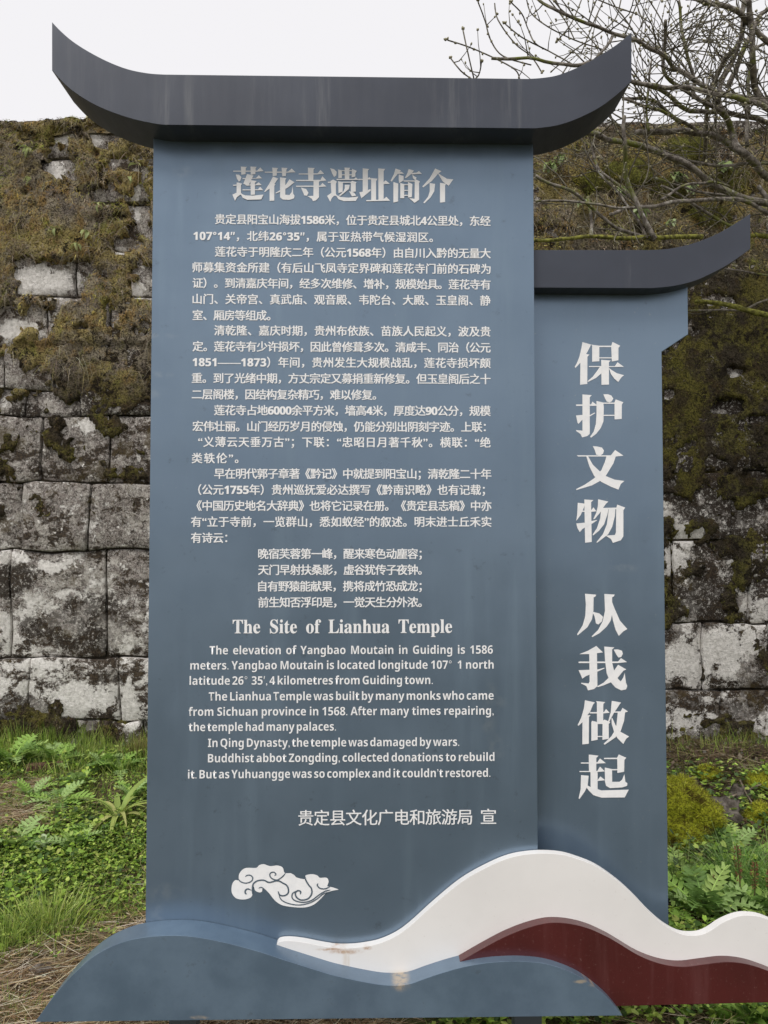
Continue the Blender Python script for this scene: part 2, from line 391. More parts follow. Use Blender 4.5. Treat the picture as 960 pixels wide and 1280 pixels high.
GLY = [  # origin x, origin y, zoom, list of strokes (zoomed pixel polygons)
('保', 710, 420, 12, [
 [(215,92),(345,130),(330,160),(290,240),(262,285),(240,320),(185,400),(140,450),(112,480),(98,465),(130,410),(170,310),(200,180)],
 [(185,300),(262,270),(322,280),(290,312),(288,720),(180,733)],
 [(340,130),(470,147),(660,147),(660,167),(468,167),(468,380),(360,387),(360,145)],
 [(665,90),(782,148),(755,180),(755,365),(655,385),(645,150)], [(465,322),(655,322),(655,337),(465,337)],
 [(495,358),(640,370),(612,395),(612,730),(500,735)], [(312,452),(700,454),(740,395),(838,465),(312,467)],
 [(475,465),(500,465),(500,560),(420,630),(300,690),(290,680),(370,610),(430,530)],
 [(612,480),(650,510),(730,560),(838,590),(800,620),(750,692),(690,640),(640,570)]]),
('护', 710, 485, 12, [
 [(215,97),(355,108),(325,140),(325,690),(290,720),(210,742),(185,690),(120,645),(120,632),(215,640)],
 [(120,248),(345,246),(365,205),(425,250),(480,262),(430,268),(120,270)],
 [(118,412),(200,405),(330,405),(395,370),(408,378),(340,418),(210,480),(155,540),(140,520)],
 [(527,95),(600,95),(650,115),(678,160),(655,200),(620,218),(580,205),(555,160)],
 [(425,195),(530,220),(535,300),(530,500),(490,600),(420,690),(345,745),(328,735),(385,650),(415,540),(425,400)],
 [(520,220),(700,220),(700,238),(520,238)], [(712,172),(828,215),(805,250),(803,465),(695,473),(695,215)],
 [(530,404),(700,404),(700,420),(530,420)]]),
('文', 710, 550, 12, [
 [(370,92),(440,98),(510,115),(538,160),(525,205),(480,235),(420,220),(400,150)],
 [(130,230),(640,230),(705,150),(830,235),(720,248),(150,248)],
 [(575,245),(715,245),(680,350),(570,530),(470,620),(360,680),(120,752),(122,735),(250,670),(390,575),(500,450),(550,330)],
 [(272,245),(300,245),(370,370),(480,475),(575,545),(700,595),(845,615),(790,660),(755,745),(640,700),(500,630),(390,540),(320,400)]]),
('物', 710, 612, 12, [
 [(145,197),(250,210),(238,270),(190,380),(122,470),(135,380)], [(243,148),(380,158),(345,190),(355,785),(255,797)],
 [(200,316),(345,312),(380,265),(425,325),(345,335),(200,334)],
 [(122,508),(250,495),(355,470),(430,455),(435,462),(370,505),(215,590),(175,638),(140,580)],
 [(450,145),(605,180),(570,210),(520,280),(480,345),(400,440),(375,445),(420,350),(445,250)],
 [(520,275),(725,270),(725,292),(510,300)],
 [(495,290),(605,290),(590,370),(540,520),(460,620),(375,688),(365,675),(430,580),(480,430)],
 [(610,285),(710,285),(700,400),(660,560),(600,670),(510,740),(430,800),(425,785),(520,670),(580,520)],
 [(735,225),(855,270),(828,310),(828,700),(790,760),(670,800),(640,740),(560,690),(700,680),(715,640),(720,280)]]),
('从', 714, 730, 12, [
 [(205,145),(375,160),(360,190),(335,200),(332,400),(310,530),(240,650),(95,770),(88,750),(170,620),(210,480),(218,300)],
 [(315,415),(420,440),(475,490),(460,560),(405,608),(370,590),(350,490)],
 [(495,148),(650,158),(640,185),(612,200),(612,450),(590,550),(530,640),(420,740),(315,795),(303,785),(400,690),(470,560),(505,400)],
 [(600,240),(650,370),(730,550),(840,675),(780,710),(712,778),(665,690),(625,550),(600,420)]]),
('我', 714, 800, 12, [
 [(120,212),(250,160),(375,88),(475,185),(400,195),(270,210)],
 [(268,180),(385,180),(392,690),(340,735),(250,755),(225,690),(145,650),(150,640),(260,650),(275,620)],
 [(105,330),(120,322),(700,322),(745,270),(835,330),(700,345),(115,345)],
 [(108,452),(270,445),(400,440),(495,415),(500,425),(400,470),(220,540),(165,580),(140,520)],
 [(493,97),(645,110),(612,140),(612,340),(640,450),(700,580),(740,620),(780,560),(800,490),(820,640),(840,690),(820,740),(750,755),(660,710),(580,620),(530,500),(505,300)],
 [(700,370),(825,440),(780,460),(700,560),(600,630),(480,680),(400,705),(385,695),(480,640),(600,530),(640,460)],
 [(635,142),(700,140),(760,160),(772,210),(745,255),(705,262),(670,210)]]),
('做', 714, 865, 12, [
 [(205,122),(355,155),(325,190),(285,290),(240,350),(160,460),(108,505),(95,495),(150,380),(190,240)],
 [(168,350),(290,345),(265,375),(262,775),(165,785)], [(370,135),(510,150),(480,180),(478,475),(385,475),(383,160)],
 [(275,300),(490,300),(520,252),(575,310),(480,320),(275,320)], [(310,430),(395,450),(395,715),(300,732),(300,450)],
 [(395,463),(480,460),(480,477),(395,480)], [(500,412),(585,450),(560,480),(562,700),(465,715),(468,430)],
 [(390,657),(470,657),(470,673),(390,673)], [(605,130),(745,155),(720,190),(640,310),(570,440),(545,455),(590,300)],
 [(640,290),(740,288),(765,235),(850,290),(800,308),(640,308)],
 [(695,300),(805,295),(790,430),(740,580),(660,680),(500,788),(482,775),(600,660),(670,540)],
 [(600,390),(615,390),(660,490),(740,595),(865,665),(820,700),(778,778),(690,690),(640,600),(605,480)]]),
('起', 714, 932, 12, [
 [(262,132),(410,150),(375,185),(375,380),(395,400),(395,660),(290,640),(288,400),(265,390)],
 [(140,252),(390,250),(430,190),(518,262),(390,268),(145,268)], [(122,380),(390,378),(430,312),(505,385),(390,394),(125,395)],
 [(395,515),(435,460),(510,518),(395,528)], [(145,440),(260,450),(245,600),(200,690),(120,800),(110,785),(140,650)],
 [(235,590),(290,620),(395,650),(450,670),(862,658),(800,775),(450,778),(330,740),(260,670),(225,620)],
 [(490,182),(685,180),(710,130),(825,180),(795,215),(792,390),(690,408),(688,200),(490,200)], [(600,350),(690,350),(690,368),(600,368)],
 [(500,325),(610,350),(612,540),(720,540),(760,510),(795,425),(810,540),(840,560),(835,600),(760,625),(580,635),(520,600),(505,540)]]),
]
TITLE = [
('莲', 285, 200, 10.667, [
 [(70,145),(390,143),(430,100),(475,150),(390,158),(70,158)], [(172,90),(255,95),(238,110),(235,190),(178,200)], [(300,90),(385,95),(370,110),(365,190),(305,200)],
 [(105,195),(150,200),(180,230),(165,280),(145,290),(120,250)], [(195,244),(375,244),(410,205),(455,248),(195,257)], [(255,190),(340,210),(270,350),(205,320)],
 [(240,330),(370,330),(410,300),(450,338),(240,345)], [(195,396),(400,395),(430,360),(470,405),(195,409)], [(300,270),(385,285),(360,310),(360,465),(305,468)],
 [(118,300),(190,320),(175,340),(175,440),(190,465),(160,470),(120,500),(95,548),(60,465),(115,440)], [(70,336),(125,330),(125,345),(70,350)],
 [(165,450),(230,475),(330,480),(475,465),(445,530),(260,535),(200,510)]]),
('花', 285, 200, 10.667, [
 [(490,158),(800,157),(850,115),(900,165),(800,171),(490,171)], [(590,105),(668,110),(655,130),(650,210),(598,218)], [(715,105),(795,110),(780,130),(772,215),(725,220)],
 [(600,225),(670,250),(620,320),(560,380),(490,432),(485,420),(550,320)], [(555,330),(635,325),(618,350),(618,545),(555,548)],
 [(695,235),(780,245),(765,270),(765,465),(820,470),(850,430),(862,350),(870,450),(888,480),(880,515),(820,535),(730,530),(695,500)],
 [(820,260),(888,300),(800,370),(700,425),(640,450),(635,440),(720,390),(780,320)]]),
('寺', 365, 200, 10.667, [
 [(90,182),(340,180),(380,135),(430,185),(340,195),(90,195)], [(212,105),(305,110),(288,130),(285,270),(218,275)], [(55,268),(380,266),(405,220),(460,275),(380,285),(55,283)],
 [(55,345),(380,343),(405,308),(460,355),(380,362),(55,361)], [(288,280),(375,275),(360,300),(360,500),(320,540),(280,552),(265,520),(205,485),(285,480)],
 [(120,370),(190,390),(220,440),(200,480),(165,475)]]),
('遗', 365, 200, 10.667, [
 [(508,110),(560,125),(598,160),(590,210),(560,228),(535,180)], [(515,280),(550,262),(600,290),(585,320),(585,450),(600,480),(560,480),(530,510),(510,560),(468,480),(525,440)],
 [(478,293),(520,290),(520,305),(478,309)], [(580,465),(650,495),(750,505),(885,490),(850,548),(690,550),(620,525)], [(615,130),(665,140),(665,240),(618,245)],
 [(660,140),(810,140),(810,152),(660,152)], [(660,195),(810,195),(810,208),(660,208)], [(700,105),(775,108),(765,130),(765,262),(705,262)],
 [(800,120),(865,150),(845,180),(845,225),(795,235)], [(595,256),(830,255),(850,235),(890,270),(595,271)], [(615,285),(680,300),(675,430),(620,445)],
 [(670,295),(790,295),(790,308),(670,308)], [(800,280),(860,300),(850,320),(850,425),(785,435),(785,300)],
 [(705,335),(770,335),(760,390),(700,440),(650,480),(620,482),(690,420),(705,380)], [(760,420),(830,440),(855,480),(800,490)]]),
('址', 445, 200, 7.385, [
 [(62,78),(122,85),(110,100),(110,280),(62,300)], [(22,176),(100,175),(122,160),(148,180),(22,187)], [(30,300),(75,290),(135,270),(135,285),(50,355)],
 [(140,168),(200,175),(185,195),(185,370),(140,375)], [(205,80),(270,85),(255,105),(255,370),(207,372)], [(250,208),(275,190),(312,222),(255,225)],
 [(95,372),(250,368),(280,342),(315,378),(95,383)]]),
('简', 445, 200, 7.385, [
 [(365,80),(415,98),(385,130),(360,160),(330,200),(318,195),(350,130)], [(385,118),(415,108),(445,128),(385,130)], [(395,135),(440,150),(438,190),(400,215),(393,180)],
 [(485,85),(535,100),(510,130),(470,165),(450,170),(475,120)], [(510,122),(560,118),(580,103),(608,130),(515,135)], [(520,140),(560,165),(545,188),(525,170)],
 [(345,205),(390,220),(388,385),(345,395)], [(440,191),(550,191),(550,201),(440,201)],
 [(550,180),(590,200),(582,215),(582,370),(540,398),(520,380),(490,355),(540,360),(542,200)],
 [(408,215),(445,225),(445,355),(408,355)], [(480,205),(520,225),(515,345),(480,350)], [(440,227),(485,227),(485,236),(440,236)],
 [(440,280),(485,280),(485,288),(440,288)], [(440,325),(485,325),(485,334),(440,334)]]),
('介', 445, 200, 7.385, [
 [(730,80),(790,105),(760,125),(700,195),(620,255),(612,245),(680,170)], [(750,115),(790,145),(840,175),(898,180),(855,240),(800,200)],
 [(680,215),(730,222),(722,290),(690,345),(630,402),(622,395),(665,340),(680,290)], [(775,212),(830,220),(822,240),(822,390),(775,395)]]),
]
def glyphs(lst, d, parent, name, mat=None):
    for ch, ox, oy, z, strokes in lst:
        bm = bmesh.new()
        for i, st in enumerate(strokes):
            dd = d-0.0010-0.00012*i
            vs = []
            for x, y in st:
                p = P(ox+x/z, oy+y/z, d); vs.append(bm.verts.new((p.x, dd, p.z)))
            f = bm.faces.new(vs)
        bm.normal_update()
        for f in bm.faces:
            if f.normal.y > 0: f.normal_flip()
        bmesh.ops.triangulate(bm, faces=bm.faces, ngon_method='EAR_CLIP')
        me = bpy.data.meshes.new(name); bm.to_mesh(me); bm.free()
        link(name, me, parent, mat or TXT)
glyphs(GLY, D_SIDE, side, 'large_character')
glyphs(TITLE, D_MAIN, board, 'title_character')
# cloud emblem
body = spline([(110,240),(112,200),(135,165),(170,148),(240,148),(265,128),(300,120),(345,135),(400,130),(440,145),(455,185),(500,188),(530,205),(545,220),
 (605,232),(612,205),(660,195),(700,205),(720,222),(770,222),(785,250),(775,285),(800,290),(858,310),(820,318),(770,335),(720,385),(670,425),(600,445),(500,440),
 (430,425),(380,390),(340,340),(305,305),(290,300),(285,325),(265,332),(235,318),(225,290),(215,290),(215,340),(200,370),(150,385),(90,375),(58,330),(62,270),(85,240)], 4, True)
bm = bmesh.new(); vs = [bm.verts.new((lambda p: (p.x, D_MAIN-0.0010, p.z))(P(280+x/6, 1060+y/6, D_MAIN))) for x, y in body]
bm.faces.new(vs); bm.normal_update()
for f in bm.faces:
    if f.normal.y > 0: f.normal_flip()
bmesh.ops.triangulate(bm, faces=bm.faces)
me = bpy.data.meshes.new('cloud_emblem'); bm.to_mesh(me); bm.free(); link('cloud_emblem', me, board, TXT)
SW = [([(102,222),(125,250),(165,262),(205,248),(216,222),(200,204),(175,203),(160,214)], 9),
 ([(462,186),(440,212),(400,238),(362,228),(344,205),(352,184),(375,180),(390,195),(378,206)], 9),
 ([(206,316),(180,305),(162,315),(160,335),(172,345)], 11), ([(214,345),(214,300),(222,265),(255,243),(300,240),(340,256),(400,243),(440,260),(470,278),(484,310),(478,340),(450,356),(418,350),(406,322)], 11),
 ([(608,208),(612,235),(635,275),(655,300),(658,340),(630,378),(580,388),(545,368),(535,335),(555,318),(575,325),(572,345)], 11),
 ([(540,320),(514,340),(512,372),(540,395),(600,405),(660,388),(712,350),(760,322),(800,312)], 9),
 ([(412,345),(430,385),(480,412),(560,425),(640,410),(700,378),(745,342),(800,326)], 8),
 ([(800,285),(760,303),(722,300),(700,278),(706,262)], 9), ([(258,300),(280,292),(305,305)], 7)]
mb = MB()
for k, (pl, wd) in enumerate(SW):
    q = spline(pl, 5); m = len(q); vs = []; y = D_MAIN-0.0016-0.0001*k
    for i in range(m):
        a = np.array(q[max(i-1, 0)]); b = np.array(q[min(i+1, m-1)]); t = (b-a)/(np.linalg.norm(b-a)+1e-9)
        nn = np.array((-t[1], t[0])); ww = wd/2*min(1, (i+1.5)/5, (m-i+0.5)/5)
        for sg in (1, -1):
            p = P(280+(q[i][0]+nn[0]*ww*sg)/6, 1060+(q[i][1]+nn[1]*ww*sg)/6, D_MAIN); vs.append((p.x, y, p.z))
    mb.add(vs, [(2*i, 2*i+1, 2*i+3, 2*i+2) for i in range(m-1)])
mb.build('swirl_line', BLUE, board)
#PART2
# ------------------------------------------------------------------ ground
D_WALL = 5.2
def gz(x, y):
    t = min(1, max(0, (y-2.3)/2.9)); t = t*t*(3-2*t)*0.5+t*0.5
    side_ = min(1, max(0, (x-0.3)/1.5))
    h = t*(0.24-0.10*side_)
    if y > D_WALL: h = h
    bank = side_*math.exp(-((y-4.95)/0.45)**2)*0.10
    n = mn.fractal(Vector((x*1.3, y*1.3, 3.1)), 0.7, 2.0, 4)*0.035 + mn.noise(Vector((x*7, y*7, 1.0)))*0.010
    f = min(1, math.hypot(x, y-3)/12.0)
    return h + bank + n*(1-f) - 0.02
def soil():
    n = NT('soil_with_dead_grass')
    a = n.noise(3, 5, 0.6); b = n.noise(45, 4, 0.7)
    c = n.mix(n.rng(a, 0.35, 0.65), (0.085, 0.062, 0.038), (0.070, 0.085, 0.025))
    c = n.mix(n.math('MULTIPLY', n.rng(b, 0.45, 0.7), 0.7), c, (0.20, 0.155, 0.09))
    c = n.mix(n.rng(n.noise(20, 4, 0.6), 0.55, 0.7), c, (0.03, 0.022, 0.014))
    return n.fin(c, 0.95, 0, 0.2, n.bump(b, 0.8, 0.02))
SOIL = soil()
mb = MB()
def axis(lo, hi, fine_lo, fine_hi, step):
    a = list(np.arange(fine_lo, fine_hi+1e-6, step)); s = step; v = fine_hi
    while v < hi: s *= 1.35; v += s; a.append(min(v, hi))
    s = step; v = fine_lo
    while v > lo: s *= 1.35; v -= s; a.insert(0, max(v, lo))
    return a
X = axis(-600, 600, -4, 4, 0.06); Y = axis(-600, 600, 1.8, 5.6, 0.06)
vs = [(x, y, gz(x, y)) for y in Y for x in X]; nx = len(X)
mb.add(vs, [(j*nx+i, j*nx+i+1, (j+1)*nx+i+1, (j+1)*nx+i) for j in range(len(Y)-1) for i in range(nx-1)])
tag(mb.build('ground', SOIL, smooth=True), kind='structure')

# ------------------------------------------------------------------ the old stone wall
def moss_amount(px, py):
    """how much of the wall is covered by the moss mat, by place on its face (photo px on the wall plane)"""
    if px < 430:
        a = 1.0 - (py-385)/120.0
        a = max(-1.2, min(1.05, a))
        for cx, cy, rx, ry in ((75,207,18,22),(108,166,40,10),(58,345,42,22),(80,355,22,20),(35,405,36,14),(155,307,20,9),(180,350,14,26),(176,415,10,14),(5,410,12,20),(176,250,8,30)):
            q = ((px-cx)/rx)**2+((py-cy)/ry)**2
            if q < 2.2: a -= 1.95*(1-q/2.2)
        for cx, cy, rx, ry in ((150,455,75,42),(165,490,40,24),(85,445,60,22),(30,890,60,22),(95,912,90,18),(30,300,90,30)):
            q = ((px-cx)/rx)**2+((py-cy)/ry)**2
            if q < 1.6: a += 1.9*(1-q/1.6)
    else:
        a = 1.0 - (py-540)/130.0
        a = max(-1.1, min(1.2, a))
        for cx, cy, rx, ry in ((888,473,13,9),(840,491,8,6),(928,461,11,7),(908,509,14,8),(930,505,9,7),(950,521,14,7),(883,617,9,8),(840,629,14,11),(955,590,8,7)):
            q = ((px-cx)/rx)**2+((py-cy)/ry)**2
            if q < 2.0: a -= 2.0*(1-q/2.0)
        for cx, cy, rx, ry in ((940,700,22,34),(955,820,18,26),(920,915,60,22),(880,945,70,22)):
            q = ((px-cx)/rx)**2+((py-cy)/ry)**2
            if q < 1.5: a += 1.7*(1-q/1.5)
    return a
def stone_mat():
    n = NT('lichen_covered_old_stone')
    p1 = n.vec('ADD', n.pos, n.vec('MULTIPLY', n.noise(9, 4, 0.6, color=True), (0.09, 0.09, 0.09)))
    big = n.noise(2.2, 5, 0.62, vec=p1); med = n.noise(26, 7, 0.78); fine = n.noise(85, 5, 0.75); grit = n.noise(210, 3, 0.7)
    c = n.mix(n.rng(med, 0.40, 0.60), (0.085, 0.072, 0.066), (0.36, 0.315, 0.29))
    c = n.mix(n.rng(big, 0.45, 0.65), c, n.mix(n.rng(fine, 0.4, 0.6), (0.15, 0.125, 0.115), (0.27, 0.235, 0.21)))
    # grey crusty lichen
    l1 = n.math('MULTIPLY', n.rng(n.noise(5.5, 7, 0.72, vec=p1), 0.50, 0.57), n.rng(fine, 0.34, 0.5))
    c = n.mix(n.math('MULTIPLY', l1, 0.8), c, (0.50, 0.47, 0.42))
    c = n.mix(n.math('MULTIPLY', n.rng(n.noise(40, 5, 0.8), 0.53, 0.58), 0.7), c, (0.52, 0.49, 0.45))
    c = n.mix(n.math('MULTIPLY', n.rng(n.noise(34, 6, 0.8, vec=p1), 0.52, 0.58), 0.8), c, (0.040, 0.032, 0.027))
    # small round pale lichen
    v = n.voro(17, vec=p1); vr = n.noise(3.1, 3, 0.5)
    spots = n.math('MULTIPLY', n.rng(n.math('ADD', v, n.math('MULTIPLY', med, 0.5)), 0.36, 0.42, 1, 0), n.rng(vr, 0.46, 0.56))
    # large pale lichen, thicker towards the foot of the wall
    sep = n.t.nodes.new('ShaderNodeSeparateXYZ'); n.t.links.new(n.pos, sep.inputs[0]); z = sep.outputs[2]
    low = n.math('ADD', n.noise(4.0, 8, 0.72, vec=p1), n.rng(z, 0.5, 1.9, 0.055, -0.03))
    l2 = n.math('MULTIPLY', n.rng(low, 0.565, 0.60), n.rng(grit, 0.30, 0.45, 0.5, 1))
    white = n.math('MAXIMUM', l2, spots)
    pale = n.ell(ells_px([(62,345,50,24),(75,207,14,17),(108,166,36,10),(155,307,15,8),(35,405,34,13),(178,360,15,24),(180,415,8,12),(180,240,6,36),
        (120,523,22,10),(45,850,14,9),(105,865,30,24),(165,790,14,24),(172,875,12,40),(60,822,40,6),(12,845,12,10),(90,735,14,10),(20,690,26,8),(70,700,20,8),
        (888,473,12,8),(928,461,10,6),(908,509,13,7),(840,491,7,5),(883,617,8,7),(840,629,13,10),(868,660,26,18),(840,690,30,22),
        (905,800,36,30),(860,815,30,26),(942,800,16,24),(925,830,30,12),(836,890,12,14),(860,898,12,10),(868,925,16,16),(893,903,6,18),(938,745,10,16)], D_WALL), 0.7, vec=p1)
    white = n.math('MAXIMUM', white, n.rng(n.math('ADD', n.math('MULTIPLY', pale, 0.36), n.noise(17, 9, 0.85)), 0.71, 0.74))
    brk = n.noise(62, 7, 0.85); white = n.math('MULTIPLY', white, n.rng(brk, 0.38, 0.44, 0.25, 1))
    sp = n.noise(150, 4, 0.8); c = n.mix(n.math('MULTIPLY', n.rng(sp, 0.52, 0.60), 0.7), c, (0.58, 0.54, 0.49)); c = n.mix(n.math('MULTIPLY', n.rng(sp, 0.46, 0.40), 0.55), c, (0.035, 0.028, 0.024))
    # black algae stains
    dk = n.ell(ells_px([(120,775,52,38),(20,715,30,22),(45,775,18,14),(150,455,70,60),(892,745,42,36),(950,850,22,40),(925,880,26,20),(870,560,60,70),(935,570,40,90),(845,770,14,30),(20,885,50,26),(60,910,130,20),(140,835,26,9),(60,880,24,14),(40,505,20,12),(845,858,20,14),(915,920,60,26),(868,870,20,10)], D_WALL), 0.6, vec=p1)
    d2 = n.math('MULTIPLY', n.rng(n.noise(7.5, 9, 0.82, vec=p1), 0.55, 0.60), 0.85)
    d2 = n.math('MAXIMUM', d2, n.math('MULTIPLY', n.rng(n.t.nodes['Separate XYZ'].outputs[0], 0.8, 1.4), n.rng(n.noise(5, 7, 0.75, vec=p1), 0.43, 0.50)))
    dk2 = n.math('MAXIMUM', n.rng(n.math('ADD', n.math('MULTIPLY', dk, 0.34), n.noise(13, 8, 0.8)), 0.64, 0.69), d2)
    c = n.mix(n.math('MULTIPLY', n.math('MULTIPLY', dk2, 0.93), n.math('SUBTRACT', 1.0, n.math('MULTIPLY', white, 0.9))), c, (0.030, 0.022, 0.016))
    c = n.mix(n.math('MULTIPLY', n.rng(n.noise(48, 6, 0.85), 0.55, 0.59), 0.85), c, (0.68, 0.65, 0.60))
    # broad patchiness: black-brown growth against crusts of chalky lichen
    pa = n.noise(5.2, 13, 0.80, vec=n.vec('MULTIPLY', p1, (1.0, 1, 1.5)))
    zb_ = n.rng(z, 0.4, 2.0, 0.032, -0.055, smooth=False)
    paw = n.math('ADD', pa, zb_)
    keep = n.math('SUBTRACT', 1.0, n.math('MULTIPLY', n.rng(n.math('ADD', n.math('MULTIPLY', dk, 0.34), n.noise(13, 8, 0.8)), 0.64, 0.69), 0.85))
    chalk = n.math('MULTIPLY', n.rng(paw, 0.530, 0.552), keep)
    white = n.math('MULTIPLY', white, keep)
    white = n.math('MAXIMUM', white, n.math('MULTIPLY', chalk, n.rng(brk, 0.38, 0.44, 0.2, 1)))
    blk = n.rng(n.math('SUBTRACT', pa, n.math('MULTIPLY', n.rng(z, 0.4, 1.5, 0.045, 0.0), 1.0)), 0.465, 0.448)
    c = n.mix(n.math('MULTIPLY', blk, 0.95), c, n.mix(n.rng(n.noise(70, 4, 0.8), 0.45, 0.6), (0.030, 0.022, 0.016), (0.085, 0.062, 0.040)))
    # thin brown moss film
    c = n.mix(n.math('MULTIPLY', n.rng(n.noise(3.3, 6, 0.7), 0.56, 0.64), 0.6), c, (0.085, 0.062, 0.022))
    c = n.mix(n.math('MULTIPLY', white, n.rng(grit, 0.22, 0.42, 0.75, 1)), c, n.mix(n.rng(n.noise(40, 4, 0.7), 0.35, 0.65), (0.66, 0.635, 0.595), (0.93, 0.90, 0.86)))
    h = n.math('ADD', n.math('MULTIPLY', med, 1.1), n.math('ADD', n.math('MULTIPLY', fine, 0.5), n.math('MULTIPLY', white, 0.10)))
    return n.fin(c, 0.93, 0, 0.2, n.bump(h, 0.9, 0.018))
STONE = stone_mat()
n = NT('dark_wall_core'); CORE = n.fin(n.mix(n.noise(12, 4), (0.03, 0.024, 0.018), (0.13, 0.11, 0.085)), 1.0, 0, 0.1)
WALL = empty('stone_wall', (0, D_WALL+0.3, 0.1))
tag(WALL, 'old high stone block wall with moss and pale lichen behind the sign', 'wall')
zw = lambda py, px=90: P(px, py, D_WALL).z
def warp(x, z):
    return (x+0.028*mn.noise(Vector((x*1.9, z*1.9, 31)))+0.016*mn.noise(Vector((x*7, z*7, 37))), z+0.024*mn.noise(Vector((x*2.1, z*2.1, 41)))+0.016*mn.noise(Vector((x*7, z*7, 47))))
def stone(x0, x1, z0, z1, depth=0.3):
    """one squared stone, dressed face towards -y, uneven and proud by its own amount"""
    w_, h_ = x1-x0, z1-z0; g = 0.0015+random.random()*0.003
    proud = random.uniform(-0.018, 0.018); tilt = random.uniform(-0.010, 0.010); tz = random.uniform(-0.008, 0.008)
    us_ = [0, .022, .2, .42, .63, .82, .978, 1]; vz_ = [0, .03, .25, .5, .75, .97, 1]; nx_, nz_ = 8, 7; vs = []; sd = random.random()*50
    for j in range(nz_):
        for i in range(nx_):
            u = us_[i]; v = vz_[j]
            x = x0+g+(w_-2*g)*u; z = z0+g+(h_-2*g)*v
            jag = 0.010*mn.noise(Vector((x*11, z*11, sd)))
            if i == 0: x += abs(jag)*1.5
            if i == nx_-1: x -= abs(jag)*1.5
            if j == 0: z += abs(jag)*1.5
            if j == nz_-1: z -= abs(jag)*1.5
            edge = 1 if (i in (0, nx_-1) or j in (0, nz_-1)) else 0
            y = D_WALL - proud + tilt*(u-.5)*2 + tz*(v-.5)*2 + 0.020*mn.noise(Vector((x*5, z*5, sd+3))) + edge*(0.003+0.006*random.random())
            if i in (0, nx_-1) and j in (0, nz_-1) and random.random() < 0.5: y += 0.02; x += (0.02 if i == 0 else -0.02)*random.random(); z += (0.02 if j == 0 else -0.02)*random.random()
            x, z = warp(x, z)
            vs.append((x, y, z))
    fs = [(j*nx_+i, j*nx_+i+1, (j+1)*nx_+i+1, (j+1)*nx_+i) for j in range(nz_-1) for i in range(nx_-1)]
    # sides
    ring = [i for i in range(nx_)]+[j*nx_+nx_-1 for j in range(1, nz_)]+[(nz_-1)*nx_+i for i in range(nx_-2, -1, -1)]+[j*nx_ for j in range(nz_-2, 0, -1)]
    b = len(vs)
    for r in ring: vs.append((vs[r][0], D_WALL+depth, vs[r][2]))
    m = len(ring)
    for k in range(m): fs.append((ring[(k+1) % m], ring[k], b+k, b+(k+1) % m))
    mb = MB(); mb.add(vs, fs)
    me = mb.mesh('stone', True)
    return link('stone', me, WALL, STONE)
LROW = [150, 200, 255, 312, 372, 435, 485, 520, 603, 688, 822, 900, 985]
LBRK = {485: [-40, 30, 102, 190], 520: [-30, 53, 135, 225], 603: [-60, 28, 113, 200], 688: [-75, 12, 134, 215], 822: [-45, 38, 150, 230],
        435: [-20, 6, 68, 160], 372: [-10, 60, 140]}
RROW = [152, 210, 268, 330, 395, 455, 520, 590, 675, 777, 862, 935, 1010]
RBRK = {590: [820, 915, 985], 675: [840, 935, 1010], 777: [800, 877, 960, 1040], 862: [810, 900, 980]}
def build_rows(rows, brk, xa, xb, pxref):
    for i in range(len(rows)-1):
        z1 = zw(rows[i], pxref); z0 = zw(rows[i+1], pxref); h = z0-z1
        fx = [P(b, rows[i], D_WALL).x for b in brk.get(rows[i], [])]
        xs = []
        if fx:
            x = fx[0]
            pre = []
            while x > xa: x -= random.uniform(0.36, 0.62); pre.append(x)
            xs = pre[::-1]+fx; x = fx[-1]
        else:
            x = xa-random.random()*0.4; xs = [x]
        while x < xb: x += random.uniform(0.34, 0.60); xs.append(x)
        for a, b in zip(xs[:-1], xs[1:]):
            a2, b2 = max(a, xa), min(b, xb)
            if b2-a2 > 0.05: stone(a2, b2, z0, z1)
XM = P(430, 600, D_WALL).x
build_rows(LROW, LBRK, -4.4, XM, 90); build_rows(RROW, RBRK, XM, 4.4, 900)
zt_w = zw(152)
mb = MB()
def box(mb, x0, x1, y0, y1, z0, z1, col=None):
    mb.add([(x0,y0,z0),(x1,y0,z0),(x1,y1,z0),(x0,y1,z0),(x0,y0,z1),(x1,y0,z1),(x1,y1,z1),(x0,y1,z1)],
           [(0,1,5,4),(1,2,6,5),(2,3,7,6),(3,0,4,7),(4,5,6,7),(3,2,1,0)], col)
box(mb, -4.38, 4.38, D_WALL+0.048, D_WALL+0.86, -0.4, zt_w-0.02)
mb.build('wall_core', CORE, WALL)

